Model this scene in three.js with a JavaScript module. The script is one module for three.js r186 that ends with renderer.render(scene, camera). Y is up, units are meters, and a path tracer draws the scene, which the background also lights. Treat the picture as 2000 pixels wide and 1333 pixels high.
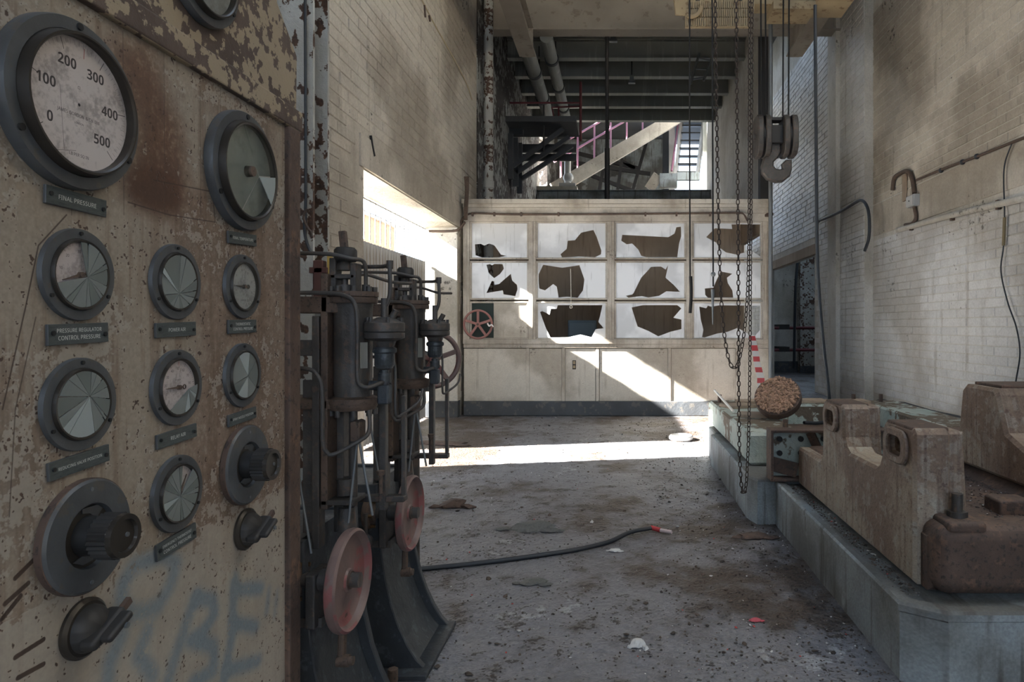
import * as THREE from 'three';
import { mergeGeometries, toCreasedNormals } from 'three/addons/utils/BufferGeometryUtils.js';
import { RoundedBoxGeometry } from 'three/addons/geometries/RoundedBoxGeometry.js';

// ---------- camera, sky, sun, exposure ----------
const scene = new THREE.Scene();
const F = 1315, PX = 1205, PY = 637, EYE = 1.4;              // focal length and optical centre of the shifted lens, in pixels of a 2000 x 1333 frame
const camera = new THREE.PerspectiveCamera(2 * Math.atan(696 / F) * 180 / Math.PI, 2410 / 1392, 0.05, 200);
camera.position.set(0, EYE, 0);
camera.lookAt(0, EYE, -10);
camera.setViewOffset(2410, 1392, 0, 59, 2000, 1333);
camera.updateProjectionMatrix();
const renderer = new THREE.WebGLRenderer();
renderer.toneMapping = THREE.LinearToneMapping;
renderer.toneMappingExposure = 0.95;
renderer.shadowMap.enabled = true;
scene.background = new THREE.Color().setRGB(2.75, 3.5, 4.6);   // even hazy daylight
const sun = new THREE.DirectionalLight(new THREE.Color().setRGB(1, 0.97, 0.93), 130);
sun.position.set(-25, 15.4, -2.2); sun.target.position.set(0, 0, -7.2);
sun.castShadow = true; sun.shadow.radius = 2.2; sun.shadow.mapSize.set(2048, 2048);
Object.assign(sun.shadow.camera, { left: -14, right: 14, top: 14, bottom: -14, near: 1, far: 60 });
scene.add(sun, sun.target);

// ---------- helpers ----------
let seed = 7;
const rnd = () => { seed = (seed * 1664525 + 1013904223) >>> 0; return seed / 4294967296; };
const rr = (a, b) => a + (b - a) * rnd();
const clamp = (x, a = 0, b = 1) => Math.min(b, Math.max(a, x)), lerp = (a, b, t) => a + (b - a) * t;
const sst = (a, b, x) => { const t = clamp((x - a) / (b - a)); return t * t * (3 - 2 * t); };
const at = (u, v, d) => [(u - PX) * d / F, EYE - (v - PY) * d / F, -d];            // a point at a distance d in front of the tripod
const V = (a) => new THREE.Vector3(...a);
const taken = {};
const numbered = (n) => { const k = taken[n] ?? 0; taken[n] = k + 1; return k ? n + '_' + String(k).padStart(3, '0') : n; };
function tag(o, label, category, group, kind) { o.userData.label = label; if (category) o.userData.category = category; if (group) o.userData.group = group; if (kind) o.userData.kind = kind; return o; }
function thing(name, label, category, pos = [0, 0, 0], group) { const o = new THREE.Group(); o.name = numbered(name); o.position.set(...pos); scene.add(o); return tag(o, label, category, group); }
function boxUV(g, s = 1) {                                     // uv in metres, from the side each face points to
  g = g.index ? g.toNonIndexed() : g;
  const p = g.attributes.position, uv = new Float32Array(p.count * 2), a = new THREE.Vector3(), b = new THREE.Vector3(), c = new THREE.Vector3();
  for (let i = 0; i < p.count; i += 3) {
    a.fromBufferAttribute(p, i); b.fromBufferAttribute(p, i + 1); c.fromBufferAttribute(p, i + 2);
    const n = b.clone().sub(a).cross(c.clone().sub(a)), x = Math.abs(n.x), y = Math.abs(n.y), z = Math.abs(n.z);
    for (let k = 0; k < 3; k++) {
      const q = [a, b, c][k], [s1, s2] = x >= y && x >= z ? [q.z, q.y] : y >= z ? [q.x, q.z] : [q.x, q.y];
      uv[(i + k) * 2] = s1 * s; uv[(i + k) * 2 + 1] = s2 * s;
    }
  }
  g.setAttribute('uv', new THREE.BufferAttribute(uv, 2));
  return g;
}
function join(list) {
  const l = [].concat(list).map((g) => { g = g.index ? g.toNonIndexed() : g; for (const k of Object.keys(g.attributes)) if (!['position', 'normal', 'uv'].includes(k)) g.deleteAttribute(k); return g; });
  return l.length > 1 ? mergeGeometries(l) : l[0];
}
function mesh(name, geoms, mat, parent, keepUV) {
  let g = join(geoms); if (!keepUV) g = boxUV(g);
  const m = new THREE.Mesh(g, mat); m.castShadow = m.receiveShadow = true;
  m.name = parent ? name : numbered(name); (parent ?? scene).add(m); return m;
}
function put(g, x = 0, y = 0, z = 0, rx = 0, ry = 0, rz = 0) { g.applyMatrix4(new THREE.Matrix4().compose(new THREE.Vector3(x, y, z), new THREE.Quaternion().setFromEuler(new THREE.Euler(rx, ry, rz)), new THREE.Vector3(1, 1, 1))); return g; }
const box = (w, h, d, x, y, z, rx, ry, rz) => put(new THREE.BoxGeometry(w, h, d), x, y, z, rx, ry, rz);
const rbox = (w, h, d, r, x, y, z, rx, ry, rz) => put(new RoundedBoxGeometry(w, h, d, 2, Math.min(r, w / 2.1, h / 2.1, d / 2.1)), x, y, z, rx, ry, rz);
const span = (x0, x1, y0, y1, z0, z1) => box(x1 - x0, y1 - y0, Math.abs(z1 - z0), (x0 + x1) / 2, (y0 + y1) / 2, (z0 + z1) / 2);
const cyl = (r0, r1, h, x, y, z, rx, ry, rz, n = 24, open = false) => put(new THREE.CylinderGeometry(r0, r1, h, n, 1, open), x, y, z, rx, ry, rz);
const lathe = (pts, n = 40) => toCreasedNormals(new THREE.LatheGeometry(pts.map(([a, b]) => new THREE.Vector2(a, b)), n), 0.6);
const HP = Math.PI / 2;
function tube(pts, r, n = 8, seg, tension = 0.5) { const c = new THREE.CatmullRomCurve3(pts.map(V), false, 'catmullrom', tension); return new THREE.TubeGeometry(c, seg ?? pts.length * 8, r, n); }
function bar(a, b, w, h) {                                     // a box from a to b
  const A = V(a), B = V(b), l = A.distanceTo(B), g = new THREE.BoxGeometry(w, h, l), m = new THREE.Matrix4().lookAt(B, A, new THREE.Vector3(0, Math.abs(B.y - A.y) > 0.95 * l ? 0 : 1, Math.abs(B.y - A.y) > 0.95 * l ? 1 : 0));
  m.setPosition(A.add(B).multiplyScalar(0.5)); g.applyMatrix4(m); return g;
}
function rod(a, b, r, n = 10) { const A = V(a), B = V(b), g = new THREE.CylinderGeometry(r, r, A.distanceTo(B), n); g.applyQuaternion(new THREE.Quaternion().setFromUnitVectors(new THREE.Vector3(0, 1, 0), B.clone().sub(A).normalize())); g.translate((A.x + B.x) / 2, (A.y + B.y) / 2, (A.z + B.z) / 2); return g; }
function ext(pts, depth, bevel = 0, holes = [], curve = 6) {
  const s = new THREE.Shape(pts.map(([x, y]) => new THREE.Vector2(x, y)));
  for (const h of holes) s.holes.push(new THREE.Path(h.map(([x, y]) => new THREE.Vector2(x, y))));
  return new THREE.ExtrudeGeometry(s, { depth, bevelEnabled: bevel > 0, bevelSize: bevel, bevelThickness: bevel, bevelSegments: 1, curveSegments: curve });
}
const ring = (r, n = 20, cx = 0, cy = 0, sy = 1) => Array.from({ length: n }, (_, i) => [cx + r * Math.cos(i / n * 2 * Math.PI), cy + r * sy * Math.sin(i / n * 2 * Math.PI)]);

// ---------- computed surfaces ----------
function field(n, period, oct, sd, gain = 0.5, stretch = 1) {  // tileable noise, 0..1
  const out = new Float32Array(n * n); let amp = 1, sum = 0;
  for (let o = 0; o < oct; o++, amp *= gain) {
    const p = period << o, py = Math.max(1, Math.round(p / stretch)), lat = new Float32Array(p * py); let s = (sd * 7919 + o * 104729 + 12345) >>> 0;
    for (let i = 0; i < lat.length; i++) { s = (s * 1664525 + 1013904223) >>> 0; lat[i] = ((s >>> 8) & 0xffff) / 65535; }
    sum += amp;
    for (let y = 0; y < n; y++) {
      const fy = y / n * py, y0 = Math.floor(fy), ty = fy - y0, sy = ty * ty * (3 - 2 * ty), r0 = (y0 % py) * p, r1 = ((y0 + 1) % py) * p;
      for (let x = 0; x < n; x++) {
        const fx = x / n * p, x0 = Math.floor(fx), tx = fx - x0, sx = tx * tx * (3 - 2 * tx), x1 = (x0 + 1) % p;
        const a = lat[r0 + x0] + (lat[r0 + x1] - lat[r0 + x0]) * sx, b = lat[r1 + x0] + (lat[r1 + x1] - lat[r1 + x0]) * sx;
        out[y * n + x] += amp * (a + (b - a) * sy);
      }
    }
  }
  let lo = 1e9, hi = -1e9; for (const v of out) { if (v < lo) lo = v; if (v > hi) hi = v; }
  for (let i = 0; i < out.length; i++) out[i] = (out[i] - lo) / (hi - lo);
  return out;
}
function texture(n, fn, srgb = true) {                         // fn(i, x, y) -> [r, g, b] 0..255
  const d = new Uint8Array(n * n * 4);
  for (let y = 0, i = 0; y < n; y++) for (let x = 0; x < n; x++, i++) { const c = fn(i, x, y); d[i * 4] = clamp(c[0], 0, 255); d[i * 4 + 1] = clamp(c[1], 0, 255); d[i * 4 + 2] = clamp(c[2], 0, 255); d[i * 4 + 3] = 255; }
  const t = new THREE.DataTexture(d, n, n); t.wrapS = t.wrapT = THREE.RepeatWrapping; t.magFilter = THREE.LinearFilter; t.minFilter = THREE.LinearMipmapLinearFilter; t.generateMipmaps = true;
  if (srgb) t.colorSpace = THREE.SRGBColorSpace; t.needsUpdate = true; return t;
}
const grey = (n, fn) => texture(n, (i, x, y) => { const v = fn(i, x, y); return [v, v, v]; }, false);
const mix3 = (a, b, t) => [a[0] + (b[0] - a[0]) * t, a[1] + (b[1] - a[1]) * t, a[2] + (b[2] - a[2]) * t];
const scaled = (t, metres) => { const c = t.clone(); c.repeat.set(1 / metres, 1 / metres); c.needsUpdate = true; return c; };
function M(color, roughness = 0.8, metalness = 0, more = {}) { return new THREE.MeshStandardMaterial({ color, roughness, metalness, ...more }); }
function surf(n, metres, fn, { rough = 0.8, metal = 0, bump, bs = 0.002, ...more } = {}) { const k = 1024 / n, o = { map: scaled(texture(n, k === 1 ? fn : (i, x, y) => fn(y * k * 1024 + x * k)), metres), roughness: rough, metalness: metal, ...more }; if (bump) { o.bumpMap = scaled(bump, metres); o.bumpScale = bs; } return new THREE.MeshStandardMaterial(o); }

const n1 = field(1024, 4, 7, 1), n2 = field(1024, 6, 6, 2), n3 = field(1024, 24, 5, 3, 0.6), n4 = field(1024, 64, 4, 4, 0.7), drip = field(1024, 48, 4, 5, 0.6, 12), grain = field(1024, 256, 2, 6);
function wallTex(base, dirt, dark, dirtAmt, chip, streak) {
  return (i) => {
    let c = mix3(base, dirt, clamp(sst(0.35, 0.75, n1[i]) * dirtAmt + (n3[i] - 0.5) * 0.35));
    c = mix3(c, dirt, streak * sst(0.55, 0.85, drip[i]) * sst(0.3, 0.7, n2[i]));
    c = mix3(c, dark, sst(chip, chip + 0.06, n4[i] * 0.55 + n2[i] * 0.45) * 0.8);
    const g = 1 + (grain[i] - 0.5) * 0.12; return [c[0] * g, c[1] * g, c[2] * g];
  };
}
const bumpFine = grey(1024, (i) => 255 * (0.5 * n3[i] + 0.5 * n4[i])), bumpCoarse = grey(1024, (i) => 255 * (0.6 * n2[i] + 0.4 * n4[i]));
const mat = {
  creamBrick: surf(1024, 4, wallTex([198, 190, 175], [146, 136, 122], [72, 66, 60], 0.8, 0.72, 0.5), { rough: 0.72, bump: bumpFine, bs: 0.006, vertexColors: true }),
  whiteGlareBrick: surf(1024, 4, wallTex([216, 215, 211], [162, 155, 144], [84, 78, 70], 0.55, 0.74, 0.6), { rough: 0.36, bump: bumpFine, bs: 0.006, vertexColors: true }),  // white paint, lightened further so the colour holds some of the wall glare
  creamWall: surf(512, 4, wallTex([192, 184, 169], [142, 132, 118], [76, 70, 62], 0.7, 0.74, 0.5), { rough: 0.75, bump: bumpFine, bs: 0.006 }),
  whiteWall: surf(512, 4, wallTex([208, 204, 194], [158, 150, 134], [80, 74, 66], 0.6, 0.74, 0.6), { rough: 0.6, bump: bumpFine, bs: 0.006 }),
  soffit: surf(512, 2.5, wallTex([192, 184, 169], [142, 132, 118], [76, 70, 62], 0.7, 0.78, 0), { rough: 0.7, bump: bumpCoarse, bs: 0.02 }),
  peel: surf(1024, 2.5, (i) => { const k = sst(0.5, 0.53, n3[i] * 0.55 + n1[i] * 0.45 + (grain[i] - 0.5) * 0.06); return mix3(mix3([168, 172, 170], [132, 130, 124], n2[i]), mix3([38, 37, 36], [70, 58, 48], n4[i]), k); }, { rough: 0.7, bump: bumpFine, bs: 0.01 }),
  peelPost: surf(512, 1.2, (i) => { const k = sst(0.60, 0.62, n3[i] * 0.7 + n1[i] * 0.3); return mix3(mix3([188, 188, 182], [150, 146, 136], n2[i]), mix3([52, 40, 34], [104, 70, 48], n4[i]), k); }, { rough: 0.65, bump: bumpFine, bs: 0.006 }),
  concrete: surf(1024, 2, (i) => { let c = mix3([148, 156, 158], [98, 98, 94], sst(0.3, 0.8, n1[i])); c = mix3(c, [66, 60, 54], sst(0.5, 0.9, drip[i]) * 0.6); c = mix3(c, [186, 194, 196], sst(0.68, 0.8, n2[i]) * 0.5); const g = 1 + (grain[i] - 0.5) * 0.2; return c.map((v) => v * g); }, { rough: 0.7, bump: bumpFine, bs: 0.006 }),
  peelGreen: surf(1024, 1.4, (i) => mix3(mix3([150, 166, 158], [196, 200, 190], n2[i]), [104, 92, 76], sst(0.5, 0.58, n3[i] * 0.5 + n1[i] * 0.5)), { rough: 0.7, bump: bumpFine, bs: 0.012 }),
  casting: surf(1024, 1.3, (i) => { let c = mix3([156, 143, 126], [122, 102, 86], sst(0.3, 0.7, n1[i])); c = mix3(c, [160, 158, 148], sst(0.6, 0.75, n3[i]) * 0.5); c = mix3(c, [84, 64, 54], sst(0.5, 0.95, drip[i]) * 0.5 + sst(0.64, 0.72, n4[i]) * 0.4); const g = 1 + (grain[i] - 0.5) * 0.2; return c.map((v) => v * g); }, { rough: 0.62, bump: bumpFine, bs: 0.005 }),
  rust: surf(512, 0.9, (i) => { let c = mix3([104, 84, 72], [70, 57, 50], n2[i]); c = mix3(c, [124, 94, 74], sst(0.6, 0.8, n3[i]) * 0.6); c = mix3(c, [48, 42, 40], sst(0.6, 0.75, n4[i]) * 0.6); return c; }, { rough: 0.75, bump: bumpFine, bs: 0.003 }),
  iron: surf(512, 0.5, (i) => { let c = mix3([88, 84, 80], [62, 58, 55], n2[i]); c = mix3(c, [108, 86, 72], sst(0.62, 0.8, n3[i]) * 0.55); c = mix3(c, [112, 110, 106], sst(0.68, 0.85, n4[i]) * 0.3); return c; }, { rough: 0.55, metal: 0.25, bump: bumpFine, bs: 0.0015 }),
  blueIron: surf(512, 0.8, (i) => mix3(mix3([66, 70, 74], [48, 51, 54], n2[i]), [98, 106, 110], sst(0.6, 0.8, n3[i]) * 0.5), { rough: 0.5, metal: 0.2, bump: bumpFine, bs: 0.002 }),
  brownIron: surf(512, 0.5, (i) => mix3(mix3([108, 88, 74], [74, 62, 54], n2[i]), [52, 46, 43], sst(0.6, 0.75, n4[i]) * 0.7), { rough: 0.7, metal: 0.1, bump: bumpFine, bs: 0.0015 }),
  redWheel: surf(512, 0.35, (i) => mix3(mix3([128, 106, 99], [104, 86, 81], n2[i]), [140, 72, 72], sst(0.7, 0.82, n1[i]) * 0.6), { rough: 0.5, bump: bumpFine, bs: 0.0008 }),
  partRed: surf(512, 0.6, (i) => mix3([160, 108, 100], [132, 92, 84], n2[i]), { rough: 0.5 }),
  wood: surf(512, 2, wallTex([200, 193, 179], [154, 144, 128], [88, 79, 69], 0.7, 0.74, 0.5), { rough: 0.6, bump: bumpFine, bs: 0.002 }),
  frame: surf(512, 1.5, wallTex([196, 188, 174], [138, 127, 112], [80, 72, 64], 0.6, 0.72, 0.5), { rough: 0.55, bump: bumpFine, bs: 0.001 }),
  dado: surf(512, 2, (i) => mix3(mix3([78, 82, 86], [58, 60, 62], n2[i]), [110, 104, 96], sst(0.62, 0.75, n3[i]) * 0.6), { rough: 0.6, bump: bumpFine, bs: 0.003 }),
  paneWhite: surf(512, 1.6, (i) => { let c = mix3([232, 232, 230], [204, 204, 202], sst(0.4, 0.8, n1[i])); return mix3(c, [150, 148, 142], sst(0.7, 0.8, drip[i]) * 0.25); }, { rough: 0.25 }),
  beamPaint: surf(512, 3, (i) => mix3(mix3([148, 150, 143], [118, 120, 114], n1[i]), [170, 170, 162], sst(0.6, 0.8, drip[i]) * 0.4), { rough: 0.6 }),
  beamCream: surf(512, 3, (i) => mix3(mix3([172, 162, 148], [134, 125, 113], n1[i]), [96, 84, 74], sst(0.7, 0.85, n3[i]) * 0.35), { rough: 0.6 }),
  roofDark: surf(512, 4, (i) => mix3([88, 90, 92], [56, 58, 60], n1[i]), { rough: 0.8 }),
  darkSteel: M(0x3a3836, 0.6, 0.3), black: M(0x1e1d1c, 0.6), rope: M(0x22201f, 0.8), chain: M(0x4a3f38, 0.5, 0.5), steel: M(0x74787a, 0.45, 0.5), rubber: M(0x2a2e33, 0.5),
  brass: M(0x6a5030, 0.5, 0.4), redPipe: M(0x6a2c32, 0.5), pinkRail: M(0xa97890, 0.5), yellow: surf(512, 1.6, (i) => mix3(mix3([190, 170, 134], [150, 132, 104], n1[i]), [110, 86, 60], sst(0.66, 0.78, n3[i]) * 0.6), { rough: 0.7 }),
  brownBoard: surf(512, 2, (i) => mix3(mix3([176, 158, 137], [148, 131, 113], n1[i]), [120, 104, 90], sst(0.5, 0.9, drip[i]) * 0.5), { rough: 0.8 }),
  glass: new THREE.MeshPhysicalMaterial({ color: 0xe8efee, roughness: 0.05, transmission: 1, thickness: 0, ior: 1.5 }),
  shard: new THREE.MeshPhysicalMaterial({ color: 0xaab0ac, roughness: 0.28, transmission: 0.55, thickness: 0, ior: 1.5, side: THREE.DoubleSide }),
  shardGrey: new THREE.MeshPhysicalMaterial({ color: 0x8d948f, roughness: 0.32, transmission: 0.5, thickness: 0, ior: 1.5, side: THREE.DoubleSide }),
  shardPale: new THREE.MeshPhysicalMaterial({ color: 0xc2cac8, roughness: 0.2, transmission: 0.4, thickness: 0, ior: 1.5, side: THREE.DoubleSide }),
  gaugeRim: surf(512, 0.5, (i) => mix3(mix3([98, 101, 103], [72, 73, 74], n2[i]), [104, 92, 78], sst(0.66, 0.8, n3[i]) * 0.4), { rough: 0.45, metal: 0.3, bump: bumpFine, bs: 0.0006 }),
  bezel: surf(512, 0.5, (i) => mix3([74, 68, 60], [48, 44, 40], n2[i]), { rough: 0.4, metal: 0.4 }),
  sheet: surf(512, 2.5, (i) => mix3(mix3([190, 192, 192], [150, 150, 148], n1[i]), [130, 112, 92], sst(0.62, 0.8, drip[i]) * 0.4), { rough: 0.45, metal: 0.2 }),
  exteriorBrick: surf(512, 3, (i) => mix3([168, 132, 108], [140, 112, 96], n3[i]), { rough: 0.9 }),
  ground: surf(512, 4, (i) => mix3([190, 184, 174], [150, 146, 138], n1[i]), { rough: 0.9 }),
};

// ---------- the setting ----------
function struct(name, label) { const o = new THREE.Group(); o.name = name; scene.add(o); o.userData.kind = 'structure'; if (label) o.userData.label = label; return o; }
function brickGeo(list, x, dir, metres = 1) {                  // chamfered brick faces standing proud of a wall at x; list of [z0, z1, y0, y1, proud, tone]
  const pos = [], uv = [], col = [];
  const quad = (a, b, c, d, t) => { for (const q of (dir > 0 ? [a, b, c, a, c, d] : [a, c, b, a, d, c])) { pos.push(...q); uv.push(q[2], q[1]); col.push(t, t, t); } };
  for (const [z0, z1, y0, y1, p, t] of list) {
    const e = 0.006, xb = x - dir * 0.004, xf = x + dir * p;
    const o = [[xb, y0, z1], [xb, y0, z0], [xb, y1, z0], [xb, y1, z1]], f = [[xf, y0 + e, z1 - e], [xf, y0 + e, z0 + e], [xf, y1 - e, z0 + e], [xf, y1 - e, z1 - e]];
    quad(...f, t); for (let k = 0; k < 4; k++) quad(o[k], o[(k + 1) % 4], f[(k + 1) % 4], f[k], t);
  }
  const g = new THREE.BufferGeometry();
  g.setAttribute('position', new THREE.Float32BufferAttribute(pos, 3)); g.setAttribute('uv', new THREE.Float32BufferAttribute(uv, 2)); g.setAttribute('color', new THREE.Float32BufferAttribute(col, 3));
  g.computeVertexNormals(); return g;
}
function bricks(parent, x, dir, z0, z1, y0, y1, material, skip, { h = 0.112, l = 0.43, proud = 0.008, most = 300 } = {}) {   // z0 > z1
  const all = []; let row = 0;
  for (let y = y0; y + h <= y1 + 1e-6; y += h, row++) {
    let z = z0 + (row % 2) * l / 2;
    while (z > z1) {
      const len = l * rr(0.94, 1.06), a = Math.max(z - len, z1), b = Math.min(z, z0); z -= len;
      if (b - a < 0.05 || skip?.(y, y + h, b, a)) continue;
      const d = -(a + b) / 2, u = PX + x * F / d, v = PY - (y + h / 2 - EYE) * F / d;
      const seen = d > 1 && u > -10 && u < 2010 && v > -20 && v < 1350 ? (h * F / d) * ((b - a) * Math.abs(x) * F / d / d) : 0;
      all.push([seen, [a + 0.004, b - 0.004, y + 0.004, y + h - 0.004, proud * rr(0.5, 1.7), rr(0.93, 1.05)]]);
    }
  }
  all.sort((p, q) => q[0] - p[0]);
  const make = (name, list) => { const m = new THREE.Mesh(brickGeo(list, x, dir), material); m.name = name; m.castShadow = m.receiveShadow = true; parent.add(m); return m; };
  all.slice(0, most).forEach(([, b], i) => make(i ? 'brick_' + String(i).padStart(3, '0') : 'brick', [b]));
  if (all.length > most) make('bricks', all.slice(most).map((a) => a[1])).userData.kind = 'stuff';
}
const WL = -2.44, OZ0 = -6.48, OZ1 = -10.32, HEAD = 2.92;                    // the door opening in the left wall
// floor
const fA = field(2048, 6, 6, 11, 0.55), fB = field(2048, 40, 5, 12, 0.65), fC = field(2048, 220, 3, 13, 0.8);
const floorTex = texture(2048, (i) => {
  let c = mix3([124, 123, 126], [78, 73, 71], sst(0.3, 0.66, fA[i] * 0.7 + fB[i] * 0.3));
  c = mix3(c, [78, 65, 55], sst(0.44, 0.62, fA[i] * 0.6 + fB[i] * 0.4) * 0.9);
  c = mix3(c, [44, 38, 34], sst(0.6, 0.67, fC[i] * 0.5 + fB[i] * 0.5) * 0.85);
  c = mix3(c, [196, 198, 200], sst(0.74, 0.8, fB[i] * 0.5 + (1 - fA[i]) * 0.5) * 0.6);
  const g = 0.86 + fC[i] * 0.28; return [c[0] * g, c[1] * g, c[2] * g];
});
const floorBump = grey(2048, (i) => 255 * (0.55 * fB[i] + 0.45 * fC[i]));
mat.floor = new THREE.MeshStandardMaterial({ map: scaled(floorTex, 5), bumpMap: scaled(floorBump, 5), bumpScale: 0.02, roughness: 0.52 });
{
  const f = struct('floor', 'dirty grey concrete floor strewn with grit');
  const g = new THREE.PlaneGeometry(7.6, 19, 150, 300); g.rotateX(-HP); g.translate(0.95, 0, -4.5);
  const p = g.attributes.position;
  for (let i = 0; i < p.count; i++) { const x = p.getX(i), z = p.getZ(i), k = (Math.floor(((x + 20) / 5 % 1) * 2048)) + 2048 * Math.floor(((z + 50) / 5 % 1) * 2048); p.setY(i, 0.012 * (fB[k] - 0.62)); }
  g.computeVertexNormals(); mesh('floor_surface', g, mat.floor, f);
  mesh('floor_slab', [span(-3.6, 12, -0.3, -0.012, 5.6, -32)], mat.floor, f);
}
// left wall, with the door opening
{
  const w = struct('wall_left', 'cream painted brick wall with a deep doorway');
  mesh('wall_slab', [span(-2.97, WL, 0, 9, 5, OZ0), span(-2.97, WL, HEAD, 9, OZ0, OZ1), span(-2.97, WL, 0, 9, OZ1, -11.7)], mat.creamWall, w);
  mesh('doorway_soffit', [span(-2.968, -2.444, HEAD - 0.012, HEAD + 0.01, OZ0, OZ1)], mat.soffit, w);
  mesh('doorway_jamb', [span(-2.96, -2.45, 0, HEAD - 0.012, OZ1 + 0.012, OZ1)], mat.whiteWall, w);
  bricks(w, WL, 1, -4.4, -11.65, 0.28, 6.9, mat.creamBrick, (y0, y1, zb, za) => (zb > OZ1 - 0.05 && za < OZ0 + 0.02 && y0 < HEAD) || (y1 > HEAD - 0.03 && y0 < 3.23 && za < OZ0 + 0.18 && zb > -10.47));
  mesh('door_lintel', [rbox(0.05, 0.31, 4.1, 0.006, -2.445, 3.077, -8.42)], mat.creamWall, w);
  mesh('dado', [span(-2.46, -2.432, 0, 0.25, OZ1, -10.44), span(-2.95, -2.435, 0, 0.25, OZ1 + 0.024, OZ1 + 0.004)], mat.dado, w);
  const far = struct('wall_left_001', 'patchy peeling wall beyond the glazed screen');
  mesh('wall_slab', [span(-3.0, -2.42, 0, 9, -11.7, -21)], mat.peel, far);
  mesh('wall_slab', [span(-3.0, -2.42, 0, 2.6, -21, -28), span(-3.0, -2.42, 7.6, 9, -21, -28), span(-3.0, -2.42, 2.6, 7.6, -23.4, -28)], mat.peel, far);
}
// right wall: near part, pier and the far part with a doorway
{
  const w = struct('wall_right', 'white painted brick wall with brown stains, lower part whitened to hold some glare');
  mesh('wall_slab', [span(4.35, 4.9, 0, 9, 5, -11.42)], mat.whiteWall, w);
  bricks(w, 4.35, -1, -6.2, -11.42, 0.27, 2.9, mat.whiteGlareBrick, null, { most: 170 });
  bricks(w, 4.35, -1, -6.2, -11.42, 3.45, 6.75, mat.creamBrick, null, { most: 130 });
  mesh('ring_beam', [rbox(0.05, 0.52, 6.4, 0.008, 4.36, 3.17, -8.2)], mat.creamWall, w);
  const far = struct('wall_right_001', 'white painted brick wall beyond the pier, with a doorway');
  const DZ0 = -14.3, DZ1 = -18.6;
  mesh('wall_slab', [span(4.2, 4.35, 0, 9, -11.42, DZ0), span(4.2, 4.35, HEAD, 9, DZ0, DZ1), span(4.2, 4.35, 0, 9, DZ1, -28)], mat.whiteWall, far);
  bricks(far, 4.2, -1, -11.42, -22, 0.03, 7.6, mat.whiteGlareBrick, (y0, y1, zb, za) => zb > DZ1 - 0.03 && za < DZ0 + 0.03 && y0 < HEAD + 0.3);
  mesh('door_lintel', [rbox(0.1, 0.22, 4.7, 0.01, 4.2, HEAD + 0.1, -16.45)], mat.brownBoard, far);
  mesh('pier', [rbox(0.1, 9, 0.5, 0.01, 4.16, 4.5, -12.9)], mat.whiteWall, far);
  const b = struct('baseboard_right', 'blue-grey painted dado band, flaking');
  mesh('dado', [ext([[6, 0], [11.4, 0], [11.4, 0.13], [11.1, 0.2], [10.6, 0.21], [10.2, 0.25], [9.3, 0.24], [8.6, 0.26], [7.4, 0.245], [6, 0.25]], 0.02)].map((g) => put(g, 4.345, 0, 0, 0, HP, 0)), mat.dado, b);
}
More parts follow.
